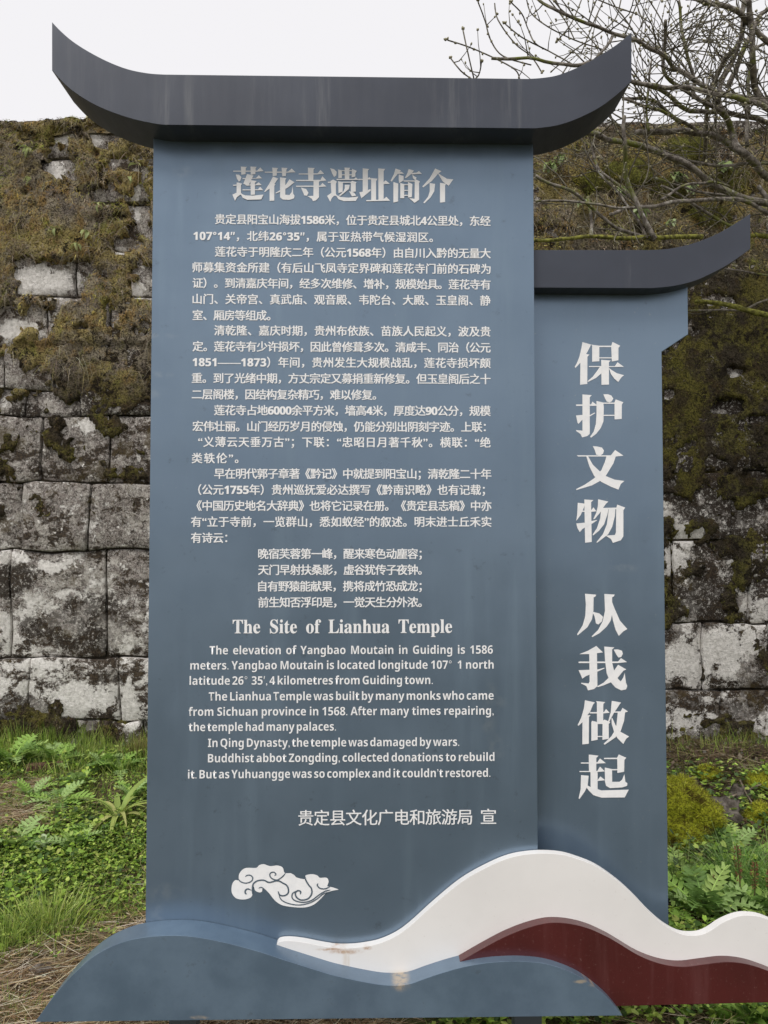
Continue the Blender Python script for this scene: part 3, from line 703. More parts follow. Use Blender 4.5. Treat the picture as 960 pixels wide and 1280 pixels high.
# moss mat
def mat_material():
    n = NT('olive_brown_moss')
    p1 = n.vec('ADD', n.pos, n.vec('MULTIPLY', n.noise(11, 4, 0.6, color=True), (0.08, 0.08, 0.08)))
    sep = n.t.nodes.new('ShaderNodeSeparateXYZ'); n.t.links.new(n.pos, sep.inputs[0]); x = sep.outputs[0]; z = sep.outputs[2]
    a = n.noise(3.0, 6, 0.65, vec=p1); b = n.noise(9, 5, 0.65, vec=p1); f = n.noise(85, 5, 0.75)
    c = n.mix(n.rng(a, 0.42, 0.58), (0.46, 0.40, 0.30), (0.56, 0.46, 0.19))
    c = n.mix(n.rng(b, 0.52, 0.62), c, (0.54, 0.38, 0.17))
    c = n.mix(n.rng(n.noise(5, 5, 0.65), 0.54, 0.63), c, (0.36, 0.31, 0.26))
    # brighter green cushions
    c = n.mix(n.math('MULTIPLY', n.rng(n.noise(4.4, 5, 0.7, vec=p1), 0.56, 0.64), 0.75), c, (0.42, 0.42, 0.10))
    # dark wet moss lower down, and on the right
    dark = n.rng(n.math('ADD', z, n.math('MULTIPLY', n.noise(2.2, 4, 0.6), 1.1)), 2.95, 3.45, 1, 0)
    right = n.math('MULTIPLY', n.rng(x, 0.4, 1.2), n.rng(z, 3.2, 3.9, 1, 0.25))
    dm = n.math('MAXIMUM', dark, right)
    dc = n.mix(n.rng(n.noise(6, 6, 0.7, vec=p1), 0.45, 0.60), (0.040, 0.030, 0.020), (0.16, 0.15, 0.030))
    c = n.mix(n.math('MULTIPLY', dm, 0.88), c, dc)
    c = n.mix(n.rng(f, 0.38, 0.56, 0.85, 0), c, (0.022, 0.018, 0.012))
    c = n.mix(n.rng(n.noise(8, 8, 0.82), 0.47, 0.41), c, (0.03, 0.024, 0.017))
    c = n.mix(n.rng(n.noise(6.5, 9, 0.85), 0.60, 0.63), c, (0.42, 0.39, 0.34))
    c = n.mix(n.math('MULTIPLY', n.rng(f, 0.60, 0.72), 0.30), c, (0.26, 0.23, 0.14))
    return n.fin(c, 1.0, 0, 0.1, n.bump(n.math('ADD', f, n.noise(30, 4, 0.6)), 1.0, 0.03))
MOSS = mat_material()
gx = np.arange(-4.4, 4.4, 0.019); gzz = np.arange(0.05, zt_w+0.06, 0.019)
idx = {}; mb = MB(); field = {}
for j, z in enumerate(gzz):
    for i, x in enumerate(gx):
        px, py = 480+961*(x/D_WALL-0.0175)*1.0, 672-(z-1.6)/D_WALL*961
        a = moss_amount(px, py)
        if a < -1.19: continue
        q = Vector((x*4.2, z*4.2, 2.0))
        fr = mn.fractal(q, 0.6, 2.1, 5)+0.35*mn.fractal(q*4.3, 0.7, 2.1, 4)
        field[(i, j)] = (a*0.55+fr*(1.3 if px < 430 else 1.0), fr, px, py)
def top_line(x): return zt_w + 0.0 + 0.05*mn.fractal(Vector((x*1.7, 0.3, 9)), 0.7, 2, 4) + 0.02*mn.noise(Vector((x*14, 0, 2)))
def cap_h(x, d): return top_line(x) - 0.10*max(0, (0.0-d)/0.015) + 0.03*mn.noise(Vector((x*3, (D_WALL+d)*3, 1))) + (0.03 if 0.05 < d < 0.7 else 0)
for (i, j), (m, fr, px, py) in field.items():
    if m <= -0.45: continue
    x, z = gx[i], gzz[j]
    lo = 0.35 if (py > 430 or px > 600) else 1.0
    y = D_WALL + 0.012 - max(-0.08, min(0.015+0.040*lo, 0.16*m)) - 0.030*lo*max(0, mn.noise(Vector((x*9, z*9, 5)))) - (0.006+0.008*lo)*mn.noise(Vector((x*31, z*31, 5)))
    zt2 = top_line(x)
    if z > zt2: z = zt2
    idx[(i, j)] = len(mb.v); mb.v.append((x+0.006*mn.noise(Vector((x*40, z*40, 1))), y, z+0.006*mn.noise(Vector((x*40, z*40, 7)))))
for (i, j) in idx:
    q = [(i, j), (i+1, j), (i+1, j+1), (i, j+1)]
    if all(k in idx for k in q): mb.f.append(tuple(idx[k] for k in q))
tag(mb.build('moss_mat', MOSS, WALL, smooth=True), kind='stuff')
# mossy top of the wall, humped
mb = MB(); xs_ = np.arange(-4.4, 4.41, 0.05); ys_ = [D_WALL-0.015, D_WALL-0.008, D_WALL+0.0, D_WALL+0.1, D_WALL+0.3, D_WALL+0.6, D_WALL+0.88, D_WALL+0.9]
for y in ys_:
    for x in xs_:
        d = y-D_WALL
        h = cap_h(x, d)
        if y > D_WALL+0.89: h -= 0.5
        mb.v.append((x, y+0.01*mn.noise(Vector((x*5, 2, y))), h))
k = len(xs_)
for j in range(len(ys_)-1):
    for i in range(k-1): mb.f.append((j*k+i, j*k+i+1, (j+1)*k+i+1, (j+1)*k+i))
tag(mb.build('moss_capping', MOSS, WALL, smooth=True), kind='stuff')

# ------------------------------------------------------------------ leafy materials (colour of each leaf in 'tint')
def leaf_mat(name, rough=0.55, trans=0.25, var=0.35):
    n = NT(name); at = n.t.nodes.new('ShaderNodeAttribute'); at.attribute_name = 'tint'
    nz = n.noise(23, 3, 0.6)
    c = n.mix(n.math('MULTIPLY', n.rng(nz, 0.35, 0.65), var), at.outputs[0], n.mix(1.0, at.outputs[0], (0.55, 0.55, 0.5), 'MULTIPLY'))
    n.fin(c, rough, 0, 0.35)
    tr = n.t.nodes.new('ShaderNodeBsdfTranslucent'); n.t.links.new(c, tr.inputs[0])
    ms = n.t.nodes.new('ShaderNodeMixShader'); ms.inputs[0].default_value = trans
    o = n.t.nodes['Material Output']
    n.t.links.new(n.b.outputs[0], ms.inputs[1]); n.t.links.new(tr.outputs[0], ms.inputs[2]); n.t.links.new(ms.outputs[0], o.inputs[0])
    return n.m
LEAF = leaf_mat('green_leaf'); DRY = leaf_mat('dry_stem', 0.8, 0.3)
class Quick:
    """many thin blades as numpy arrays"""
    def __init__(s): s.V = []; s.F = []; s.C = []; s.n = 0
    def blades(s, base, dirs, length, width, droop, col, seg=3):
        """base (N,3), dirs (N,3) unit, length/width/droop (N,), col (N,3)"""
        N = len(base)
        up = np.array([0, 0, 1.0]); r = np.random.uniform(-1, 1, (N, 3)); side_ = np.cross(dirs, r); side_ /= np.linalg.norm(side_, axis=1)[:, None]+1e-9
        P_ = []
        for k in range(seg+1):
            t = k/seg
            c = base+dirs*(length*t)[:, None]; c[:, 2] -= droop*length*t*t
            wv = side_*(width*(1-t*0.92)*0.5*(1.0 if k else 0.7))[:, None]
            P_.append(c-wv); P_.append(c+wv)
        V = np.stack(P_, 1).reshape(-1, 3)
        q = np.array([[2*k, 2*k+1, 2*k+3, 2*k+2] for k in range(seg)])
        Fc = (q[None]+(np.arange(N)*(2*seg+2))[:, None, None]).reshape(-1, 4)+s.n
        s.V.append(V); s.F.append(Fc); s.C.append(np.repeat(col, seg, axis=0)); s.n += len(V)
    def poly(s, V, Fq, col):
        """V (N,k,3) with quads index list"""
        N, k = V.shape[:2]; q = np.array(Fq)
        s.V.append(V.reshape(-1, 3)); s.F.append((q[None]+(np.arange(N)*k)[:, None, None]).reshape(-1, 4)+s.n)
        s.C.append(np.repeat(col, len(q), axis=0)); s.n += N*k
    def build(s, name, mat, parent=None, smooth=False):
        V = np.concatenate(s.V).astype(np.float32); Fc = np.concatenate(s.F).astype(np.int32); C = np.concatenate(s.C)
        me = bpy.data.meshes.new(name); me.vertices.add(len(V)); me.vertices.foreach_set('co', V.ravel())
        me.loops.add(Fc.size); me.loops.foreach_set('vertex_index', Fc.ravel())
        me.polygons.add(len(Fc)); me.polygons.foreach_set('loop_start', np.arange(len(Fc), dtype=np.int32)*4)
        me.update(calc_edges=True)
        a = me.color_attributes.new('tint', 'FLOAT_COLOR', 'CORNER')
        cc = np.ones((len(Fc)*4, 4), np.float32); cc[:, :3] = np.repeat(C, 4, axis=0); a.data.foreach_set('color', cc.ravel())
        me.validate()
        return link(name, me, parent, mat)
def pal(cols, N, jit=0.2):
    c = np.array(cols)[np.random.randint(0, len(cols), N)]
    return np.clip(c*np.random.uniform(1-jit, 1+jit, (N, 1))*np.random.uniform(0.93, 1.07, (N, 3)), 0.004, 0.9)

# moss fibres standing out from the mat
keys = [k for k, v in field.items() if v[0] > 0.02 and ((-40 < v[2] < 230) or (640 < v[2] < 1000))]
keys2 = [k for k, v in field.items() if v[0] > 0.02 and not ((-40 < v[2] < 230) or (640 < v[2] < 1000))]
sel = [keys[i] for i in np.random.randint(0, len(keys), 58000)] + [keys2[i] for i in np.random.randint(0, len(keys2), 20000)]
B = np.array([(gx[i], D_WALL+0.012-min(0.015+0.04*(0.35 if (field[(i, j)][3] > 430 or field[(i, j)][2] > 600) else 1), 0.16*field[(i, j)][0])-random.random()*0.022, min(gzz[j], top_line(gx[i])-0.01)) for i, j in sel])
B[:, 0] += np.random.uniform(-0.012, 0.012, len(B)); B[:, 2] += np.random.uniform(-0.012, 0.012, len(B))
PXA = np.array([field[k][2] for k in sel]); PYA = np.array([field[k][3] for k in sel])
N = len(B); Dv = np.stack([np.random.uniform(-0.8, 0.8, N), -np.random.uniform(0.4, 1.0, N), np.random.uniform(-0.9, 0.5, N)], 1); Dv /= np.linalg.norm(Dv, axis=1)[:, None]
clump = np.array([mn.fractal(Vector((b[0]*3, b[2]*3, 4)), 0.7, 2, 3) for b in B])
clump2 = np.array([mn.fractal(Vector((b[0]*5, b[2]*5, 14)), 0.7, 2, 3) for b in B])
col = np.where(clump[:, None] > 0.05, pal([(0.46, 0.37, 0.13), (0.36, 0.29, 0.09), (0.55, 0.44, 0.20)], N), pal([(0.37, 0.31, 0.24), (0.26, 0.21, 0.155), (0.50, 0.42, 0.31)], N))
col = np.where((clump2 > 0.22)[:, None], pal([(0.44, 0.29, 0.11), (0.33, 0.21, 0.09)], N), col)
col = np.where((clump2 < -0.28)[:, None], pal([(0.36, 0.37, 0.09), (0.28, 0.29, 0.08)], N), col)
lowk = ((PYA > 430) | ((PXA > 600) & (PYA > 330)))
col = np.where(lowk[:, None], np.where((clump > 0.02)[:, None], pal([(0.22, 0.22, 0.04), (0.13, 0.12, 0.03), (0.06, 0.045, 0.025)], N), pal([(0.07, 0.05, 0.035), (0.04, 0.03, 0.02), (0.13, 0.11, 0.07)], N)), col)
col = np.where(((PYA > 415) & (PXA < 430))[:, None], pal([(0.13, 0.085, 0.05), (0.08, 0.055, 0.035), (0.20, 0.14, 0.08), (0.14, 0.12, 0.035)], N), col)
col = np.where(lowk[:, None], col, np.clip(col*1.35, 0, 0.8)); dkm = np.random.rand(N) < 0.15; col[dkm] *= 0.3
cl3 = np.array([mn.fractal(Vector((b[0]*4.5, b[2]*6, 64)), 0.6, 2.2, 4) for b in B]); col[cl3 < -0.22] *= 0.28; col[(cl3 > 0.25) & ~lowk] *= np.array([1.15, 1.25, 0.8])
ln = np.random.uniform(0.010, 0.032, N)*np.where(lowk, 0.6, 1.0)
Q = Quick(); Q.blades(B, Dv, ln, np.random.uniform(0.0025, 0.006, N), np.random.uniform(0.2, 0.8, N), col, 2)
# hanging dead stems in drifts
sel3 = [k for k in keys if field[k][0] > 0.25 and field[k][3] < (470 if field[k][2] < 430 else 290) and mn.fractal(Vector((gx[k[0]]*2.6, gzz[k[1]]*3.5, 22)), 0.7, 2, 3) > 0.05]
sel3 = [sel3[i] for i in np.random.randint(0, len(sel3), 4200)]; N = len(sel3)
B = np.array([(gx[i]+random.uniform(-.01, .01), D_WALL-0.045-random.random()*0.02, min(gzz[j], top_line(gx[i])-0.01)) for i, j in sel3])
Dv = np.stack([np.random.uniform(-0.9, 0.9, N), -np.random.uniform(0.1, 0.8, N), np.random.uniform(-0.9, 0.3, N)], 1); Dv /= np.linalg.norm(Dv, axis=1)[:, None]
Q.blades(B, Dv, np.random.uniform(0.04, 0.13, N), np.random.uniform(0.0018, 0.004, N), np.random.uniform(0.3, 1.2, N), pal([(0.42, 0.36, 0.28), (0.28, 0.23, 0.17), (0.52, 0.46, 0.36), (0.15, 0.11, 0.08), (0.40, 0.34, 0.15)], N), 3)
# dry wisps along the top
N = 9000; bx = np.random.uniform(-4.3, 4.3, N); by = D_WALL+np.random.uniform(-0.012, 0.25, N)
B = np.stack([bx, by, np.array([cap_h(x, y-D_WALL)-0.01 for x, y in zip(bx, by)])], 1)
Dv = np.stack([np.random.uniform(-0.7, 0.7, N), np.random.uniform(-0.7, 0.4, N), np.random.uniform(0.1, 1, N)], 1); Dv /= np.linalg.norm(Dv, axis=1)[:, None]
Q.blades(B, Dv, np.random.uniform(0.015, 0.05, N), np.random.uniform(0.003, 0.006, N), np.random.uniform(0.1, 0.8, N), pal([(0.16, 0.14, 0.05), (0.13, 0.10, 0.05), (0.10, 0.11, 0.03)], N), 2)
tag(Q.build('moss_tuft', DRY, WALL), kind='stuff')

# ------------------------------------------------------------------ ground cover
def gpt(px, py, off=0.0):
    """where the ray through a photo pixel meets the ground"""
    v = RC @ Vector(((px-480)/F, -(py-640)/F, -1)); v.normalize(); t = 1.5
    for _ in range(400):
        p = CAM+v*t
        if p.z < gz(p.x, p.y)+off or p.y > D_WALL-0.02: return p
        t += 0.02
    return p
def scatter(n_, x0, x1, y0, y1, dens=None):
    o = []
    while len(o) < n_:
        x = random.uniform(x0, x1); y = random.uniform(y0, y1)
        if dens is None or random.random() < dens(x, y): o.append((x, y, gz(x, y)))
    return np.array(o)
def straw_zone(x, y):
    px, py = PX((x, y, gz(x, y)))
    n_ = mn.fractal(Vector((x*2.2, y*2.2, 5)), 0.7, 2, 3)
    if x < 0.2:
        a = (py-1175)/40 + (px-90)/120*0.9
        if px < 60 and 980 < py < 1060: a = max(a, 0.45)
        return max(0, min(1, 0.5+a*0.6+n_*0.9))
    return max(0, min(1, 0.25+n_))
def green_zone(x, y): return max(0.03, 1-1.15*straw_zone(x, y))
# straw: dead stems lying flat
Q = Quick()
def lying(n_, x0, x1, y0, y1, dens, zadd, cols, l0, l1):
    B = scatter(n_, x0, x1, y0, y1, dens); B[:, 2] += np.random.uniform(0.002, zadd, n_)
    th = np.random.normal(0.35, 0.75, n_)+np.where(np.random.rand(n_) < 0.5, math.pi, 0)
    Dv = np.stack([np.cos(th), np.sin(th), np.random.normal(0.02, 0.14, n_)], 1); Dv /= np.linalg.norm(Dv, axis=1)[:, None]
    Q.blades(B, Dv, np.random.uniform(l0, l1, n_), np.random.uniform(0.0018, 0.0042, n_), np.random.uniform(-0.1, 0.15, n_), pal(cols, n_, 0.3), 3)
ST = [(0.60, 0.46, 0.27), (0.48, 0.35, 0.20), (0.72, 0.60, 0.42), (0.26, 0.17, 0.09), (0.13, 0.08, 0.05), (0.80, 0.72, 0.56)]
lying(26000, -2.3, 0.1, 2.35, 4.6, straw_zone, 0.035, ST, 0.05, 0.22)
lying(9000, 0.4, 3.2, 2.4, 5.1, straw_zone, 0.03, ST[2:5]+ST[:2], 0.05, 0.2)
lying(6000, 1.2, 3.2, 4.3, 5.15, None, 0.04, [(0.12, 0.085, 0.05), (0.20, 0.15, 0.09), (0.07, 0.05, 0.03)], 0.05, 0.2)
lying(5000, -4, 4, 1.0, 5.1, None, 0.03, ST, 0.05, 0.2)
tag(Q.build('straw', DRY), kind='stuff')
# grass
Q = Quick()
GR = [(0.34, 0.50, 0.075), (0.23, 0.37, 0.055), (0.46, 0.58, 0.13), (0.09, 0.16, 0.03), (0.44, 0.50, 0.16)]
def grass(n_, x0, x1, y0, y1, dens, l0, l1, w0, w1, cols, lean=0.5, droop=0.5):
    B = scatter(n_, x0, x1, y0, y1, dens); B[:, 2] -= 0.005
    Dv = np.stack([np.random.normal(0, lean, n_), np.random.normal(0, lean, n_), np.ones(n_)], 1); Dv /= np.linalg.norm(Dv, axis=1)[:, None]
    Q.blades(B, Dv, np.random.uniform(l0, l1, n_), np.random.uniform(w0, w1, n_), np.random.uniform(0, droop, n_), pal(cols, n_, 0.25), 3)
grass(14000, -3.4, 0.0, 2.5, 5.15, green_zone, 0.03, 0.10, 0.002, 0.005, GR)
grass(9000, 0.4, 3.4, 2.5, 5.15, green_zone, 0.03, 0.10, 0.002, 0.005, GR)
grass(9000, -2.6, 0.0, 2.9, 5.0, lambda x, y: green_zone(x, y)*max(0.05, 0.3+2.2*mn.noise(Vector((x*2.5, y*2.5, 3)))), 0.06, 0.16, 0.0025, 0.006, GR+[(0.45, 0.40, 0.2), (0.30, 0.24, 0.12)], 0.7, 0.9)
grass(7000, -4, 0.4, 4.6, 5.17, None, 0.05, 0.22, 0.003, 0.006, GR, 0.35)
grass(4000, -4, 4, 4.9, 5.17, None, 0.05, 0.20, 0.002, 0.005, GR+[(0.16, 0.13, 0.05)], 0.25)
grass(7000, -4, 4, 0.8, 5.1, None, 0.03, 0.09, 0.002, 0.005, GR)
tag(Q.build('grass', LEAF), kind='stuff')
# clover-like ground cover
Q = Quick()
def clover(n_, x0, x1, y0, y1, dens, hmin, hmax, size, cols):
    B = scatter(n_, x0, x1, y0, y1, dens); h = np.random.uniform(hmin, hmax, n_)
    for k in range(3):
        th = np.random.uniform(0, 6.28, n_); r = size*np.random.uniform(0.4, 1.45, n_)
        c = B.copy(); c[:, 2] += h; a = np.stack([np.cos(th), np.sin(th), np.random.normal(0.15, 0.3, n_)], 1)
        s_ = np.stack([-np.sin(th), np.cos(th), np.random.normal(0, 0.3, n_)], 1)
        R = r[:, None]
        V = np.stack([c, c+a*R*0.5-s_*R*0.42, c+a*R*1.05-s_*R*0.3, c+a*R*0.95, c+a*R*1.05+s_*R*0.3, c+a*R*0.5+s_*R*0.42], 1)
        Q.poly(V, [(0, 1, 2, 3), (0, 3, 4, 5)], pal(cols, n_, 0.3))
def cz(x, y):
    px, py = PX((x, y, gz(x, y)))
    return max(0, 1-abs(py-1085)/70)*green_zone(x, y)*(1 if px < 200 else 0) + 0.12*green_zone(x, y)
CL = [(0.32, 0.48, 0.065), (0.20, 0.33, 0.05), (0.46, 0.58, 0.13), (0.08, 0.15, 0.03)]
clover(11000, -2.6, -0.1, 2.7, 4.6, cz, 0.01, 0.055, 0.013, CL)
clover(4200, -3.4, 0.0, 3.2, 5.1, lambda x, y: green_zone(x, y)*max(0, 0.4+1.6*mn.noise(Vector((x*3, y*3, 8)))), 0.01, 0.07, 0.020, CL+[(0.08, 0.13, 0.045)])
clover(5000, 0.5, 3.2, 2.6, 4.7, green_zone, 0.02, 0.10, 0.022, CL+[(0.08, 0.13, 0.045)])
clover(1800, 0.2, 1.6, 2.55, 3.1, None, 0.02, 0.08, 0.022, CL)
tag(Q.build('clover', LEAF), kind='stuff')

# ------------------------------------------------------------------ single plants
def lobed_leaf(L, W, lobes, col, arch=0.5, col2=None):
    """thistle-like leaf along +x, arching: midrib with toothed lobes"""
    mb = MB(); col2 = col2 or tuple(min(1, c*1.5) for c in col)
    def mid(t): return Vector((L*(t-0.12*arch*t*t), 0, L*arch*(0.9*t-1.05*t*t)))
    m = 2*lobes
    prev = None
    for k in range(lobes):
        t0 = 0.12+0.86*k/lobes; t1 = t0+0.62*0.86/lobes; tm = (t0+t1)/2
        wd = W*math.sin(math.pi*min(1, 0.18+0.80*t0))*random.uniform(0.85, 1.1)
        for sg in (-1, 1):
            a, b, c = mid(t0), mid(t1), mid(tm)
            tip = c+Vector((L*0.10, sg*wd, wd*0.25*random.uniform(-0.5, 1)))
            q1 = a+Vector((L*0.02, sg*wd*0.55, 0.1*wd)); q2 = b+Vector((L*0.07, sg*wd*0.62, 0.12*wd))
            q0 = c+Vector((L*0.035, sg*wd*0.45, 0.0))
            mb.add([a, q1, tip, q2, b, q0], [(0, 5, 4), (0, 1, 5), (1, 2, 5), (5, 2, 3), (5, 3, 4)], col)
    # blade web and pale rib
    for k in range(8):
        t0 = k/8; t1 = (k+1)/8; a, b = mid(t0), mid(t1); w0 = W*0.16*(1-t0*0.7); w1 = W*0.16*(1-t1*0.7)
        mb.add([a+Vector((0, -w0, 0)), b+Vector((0, -w1, 0)), b+Vector((0, w1, 0)), a+Vector((0, w0, 0))], [(0, 1, 2, 3)], col)
        mb.add([a+Vector((0, -w0*.28, .0012)), b+Vector((0, -w1*.28, .0012)), b+Vector((0, w1*.28, .0012)), a+Vector((0, w0*.28, .0012))], [(0, 1, 2, 3)], col2)
    return mb.mesh('leaf')
def strap_leaf(L, W, col, arch=0.8, fold=0.25):
    mb = MB(); vs = []; S = 9
    for k in range(S+1):
        t = k/S; w_ = W*0.5*min(1, 0.55+t*1.5)*(1-t**3)**0.8+0.0004
        c = Vector((L*(0.35*t+0.55*t*t), 0, L*(0.95*t-arch*t*t)))
        for sg, f in ((-1, 1), (0, 0), (1, 1)): vs.append(c+Vector((0, sg*w_, f*w_*fold)))
    fs = []
    for k in range(S):
        for i in range(2): fs.append((k*3+i, k*3+i+1, k*3+i+4, k*3+i+3))
    mb.add(vs, fs, col); return mb.mesh('leaf', True)
def oval_leaf(L, W, col, arch=0.3):
    mb = MB(); vs = []; S = 7
    for k in range(S+1):
        t = k/S; w_ = W*0.5*math.sin(math.pi*min(1, t*0.93+0.05))**0.8
        c = Vector((L*t, 0, L*arch*(t-1.2*t*t)))
        for sg, f in ((-1, 1), (0, 0), (1, 1)): vs.append(c+Vector((0, sg*w_, f*w_*0.3)))
    fs = [(k*3+i, k*3+i+1, k*3+i+4, k*3+i+3) for k in range(S) for i in range(2)]
    mb.add(vs, fs, col); return mb.mesh('leaf', True)
def pinnate(L, n_, lw, col, arch=0.5):
    mb = MB()
    def mid(t): return Vector((L*t, 0, L*arch*(t-1.1*t*t)))
    for k in range(n_):
        t = 0.15+0.85*k/n_; a = mid(t); l_ = lw*math.sin(math.pi*(0.15+0.8*t))
        for sg in (-1, 1):
            d = Vector((0.5, sg, 0.1)).normalized()*l_; s_ = Vector((0.9, -sg*0.4, 0))*l_*0.2
            mb.add([a, a+d*0.5-s_, a+d, a+d*0.5+s_], [(0, 1, 2, 3)], col)
    for k in range(6):
        a, b = mid(k/6), mid((k+1)/6)
        mb.add([a+Vector((0, -.0015, 0)), b+Vector((0, -.0012, 0)), b+Vector((0, .0012, 0)), a+Vector((0, .0015, 0))], [(0, 1, 2, 3)], tuple(c*1.3 for c in col))
    return mb.mesh('leaf')
def plant(name, label, cat, loc, meshes, count, tilt=(0, 0.5), scale=(0.8, 1.15), group=None, az=None, mat=None):
    root = empty(name, loc); tag(root, label, cat, group)
    for me in meshes:
        if not me.materials: me.materials.append(mat or LEAF)
    a0 = random.random()*6.28
    for k in range(count):
        o = bpy.data.objects.new('leaf', meshes[k % len(meshes)]); sc.collection.objects.link(o); o.parent = root
        a = (a0+k*2.399) if az is None else random.uniform(*az)
        o.rotation_euler = (random.uniform(-0.15, 0.15), -random.uniform(*tilt), a)
        s = random.uniform(*scale); o.scale = (s, s, s)
        o.location = (0.01*math.cos(a), 0.01*math.sin(a), 0.0)
    return root
TH = [lobed_leaf(0.20, 0.055, 8, c, a) for c, a in (((0.34, 0.54, 0.12), 0.6), ((0.20, 0.34, 0.09), 0.8), ((0.46, 0.63, 0.19), 0.4), ((0.38, 0.54, 0.20), 0.7))]
def loc_on(px, py):
    p = gpt(px, py); return (p.x, p.y, gz(p.x, p.y))
# left of the sign
plant('thistle_plant', 'grey-green spiky leaved plant left of the sign beside the yellow-green clump', 'plant', loc_on(72, 1008), TH, 13, (-0.1, 0.7), (0.8, 1.1))
plant('thistle_plant', 'pale spiky leaved plant at the left edge below the wall', 'plant', loc_on(14, 958), TH, 11, (0, 0.8), (1.1, 1.5))
plant('thistle_plant', 'spiky leaved plant at the foot of the wall in the middle of the left strip', 'plant', loc_on(70, 958), TH, 10, (0.1, 0.9), (0.9, 1.3))
plant('thistle_plant', 'low spiky leaved plant just above the dry straw at the left edge', 'plant', loc_on(20, 1060), TH, 10, (0, 0.6), (0.8, 1.1))
plant('thistle_plant', 'spiky leaved plant close against the left edge of the blue board', 'plant', loc_on(150, 965), TH, 10, (0, 0.8), (0.7, 1.1))
plant('thistle_plant', 'dark spiky leaved plant under the yellow-green strap leaves', 'plant', loc_on(120, 1045), TH, 10, (0, 0.6), (0.6, 0.9))
SL = [strap_leaf(0.30, 0.030, c, a) for c, a in (((0.42, 0.50, 0.13), 0.8), ((0.33, 0.44, 0.11), 0.6), ((0.52, 0.54, 0.19), 1.0))]
plant('strap_leaved_plant', 'clump of long yellow-green strap leaves left of the blue board', 'plant', loc_on(148, 1028), SL, 15, (-0.3, 0.6), (0.7, 1.15))
SL2 = [strap_leaf(0.20, 0.03, (0.42, 0.50, 0.14), 0.9), strap_leaf(0.16, 0.026, (0.5, 0.54, 0.24), 0.7)]
plant('strap_leaved_plant', 'small pale strap leaved plant at the left edge above the straw', 'plant', loc_on(6, 1052), SL2, 5, (-0.3, 0.4))
plant('strap_leaved_plant', 'small strap leaved sprout among the spiky plants left of the clump', 'plant', loc_on(58, 1040), SL2, 4, (-0.3, 0.4), (0.6, 0.9))
FL = [oval_leaf(0.05, 0.03, (0.55, 0.66, 0.40), 0.3), oval_leaf(0.045, 0.024, (0.42, 0.54, 0.28), 0.5)]
r = plant('silvery_plant', 'upright silvery pale green plant in the ground cover left of the sign', 'plant', loc_on(56, 1075), FL, 16, (0.1, 1.1))
for i, ch in enumerate(r.children): ch.location.z = 0.006*i
# grass tussocks one can tell apart
def tussock(px, py, label, n_, l0, l1, cols, wd=(0.003, 0.006), spread=0.05, lean=0.45, droop=0.8, name='grass_tussock', cat='grass clump'):
    x, y, z = loc_on(px, py); Q = Quick(); r_ = np.abs(np.random.normal(0, spread, n_)); a = np.random.uniform(0, 6.28, n_)
    B = np.stack([x+r_*np.cos(a), y+r_*np.sin(a)*0.8, np.full(n_, z-0.01)], 1)
    Dv = np.stack([np.cos(a)*lean*np.random.uniform(0, 1.6, n_), np.sin(a)*lean*np.random.uniform(0, 1.6, n_), np.ones(n_)], 1); Dv /= np.linalg.norm(Dv, axis=1)[:, None]
    Q.blades(B, Dv, np.random.uniform(l0, l1, n_), np.random.uniform(*wd, n_), np.random.uniform(0.1, droop, n_), pal(cols, n_, 0.2), 4)
    o = Q.build(name, LEAF); tag(o, label, cat); return o
for px_, py_, lb_ in ((98, 985, 'spiky leaved plant directly left of the strap leaved clump'), (40, 1000, 'spiky leaved plant between the bark piece and the straw patch'),
        (128, 960, 'pale spiky leaved plant at the wall foot, second from the blue board'), (165, 1000, 'spiky leaved plant half hidden by the blue board beside the strap leaves'), (95, 1062, 'low spiky leaved plant in the clover below the strap leaved clump')):
    plant('thistle_plant', lb_, 'plant', loc_on(px_, py_), TH, 9, (0.1, 1.0), (0.5, 0.85))
tussock(62, 1160, 'bright green grass tussock beside the dry straw, lower left', 900, 0.07, 0.22, [(0.52, 0.64, 0.14), (0.38, 0.52, 0.10), (0.62, 0.70, 0.26), (0.16, 0.24, 0.06)], spread=0.12)
tussock(8, 1180, 'yellow-green grass tussock cut by the left edge of the picture', 500, 0.07, 0.22, [(0.42, 0.53, 0.12), (0.30, 0.42, 0.09), (0.15, 0.22, 0.05)], spread=0.09)
tussock(10, 1268, 'low grass tussock in the straw at the bottom left corner', 260, 0.04, 0.10, [(0.30, 0.37, 0.09), (0.22, 0.30, 0.07)], spread=0.07)
tussock(172, 950, 'brownish dry grass clump between the wall foot and the blue board', 420, 0.10, 0.22, [(0.28, 0.25, 0.08), (0.18, 0.20, 0.05), (0.38, 0.31, 0.15)], spread=0.05, lean=0.2, droop=0.3)
tussock(28, 925, 'tall green grass clump against the wall foot at the left edge', 240, 0.10, 0.26, GR, spread=0.07, lean=0.2, droop=0.4)
tussock(65, 925, 'tall green grass clump against the wall foot, second from the left edge', 220, 0.10, 0.24, GR, spread=0.06, lean=0.2, droop=0.4)
tussock(110, 930, 'tall thin grass clump against the wall foot near the board', 160, 0.10, 0.26, GR, spread=0.06, lean=0.2, droop=0.4)
tussock(925, 1105, 'large arching green grass clump right of the side board', 900, 0.16, 0.36, [(0.20, 0.40, 0.075), (0.12, 0.26, 0.045), (0.34, 0.53, 0.15), (0.34, 0.44, 0.18)], spread=0.10, lean=0.7, droop=1.1)
tussock(975, 1120, 'arching green grass clump cut by the right edge of the picture', 700, 0.16, 0.34, [(0.20, 0.40, 0.075), (0.12, 0.26, 0.045), (0.34, 0.53, 0.15)], spread=0.10, lean=0.7, droop=1.1)
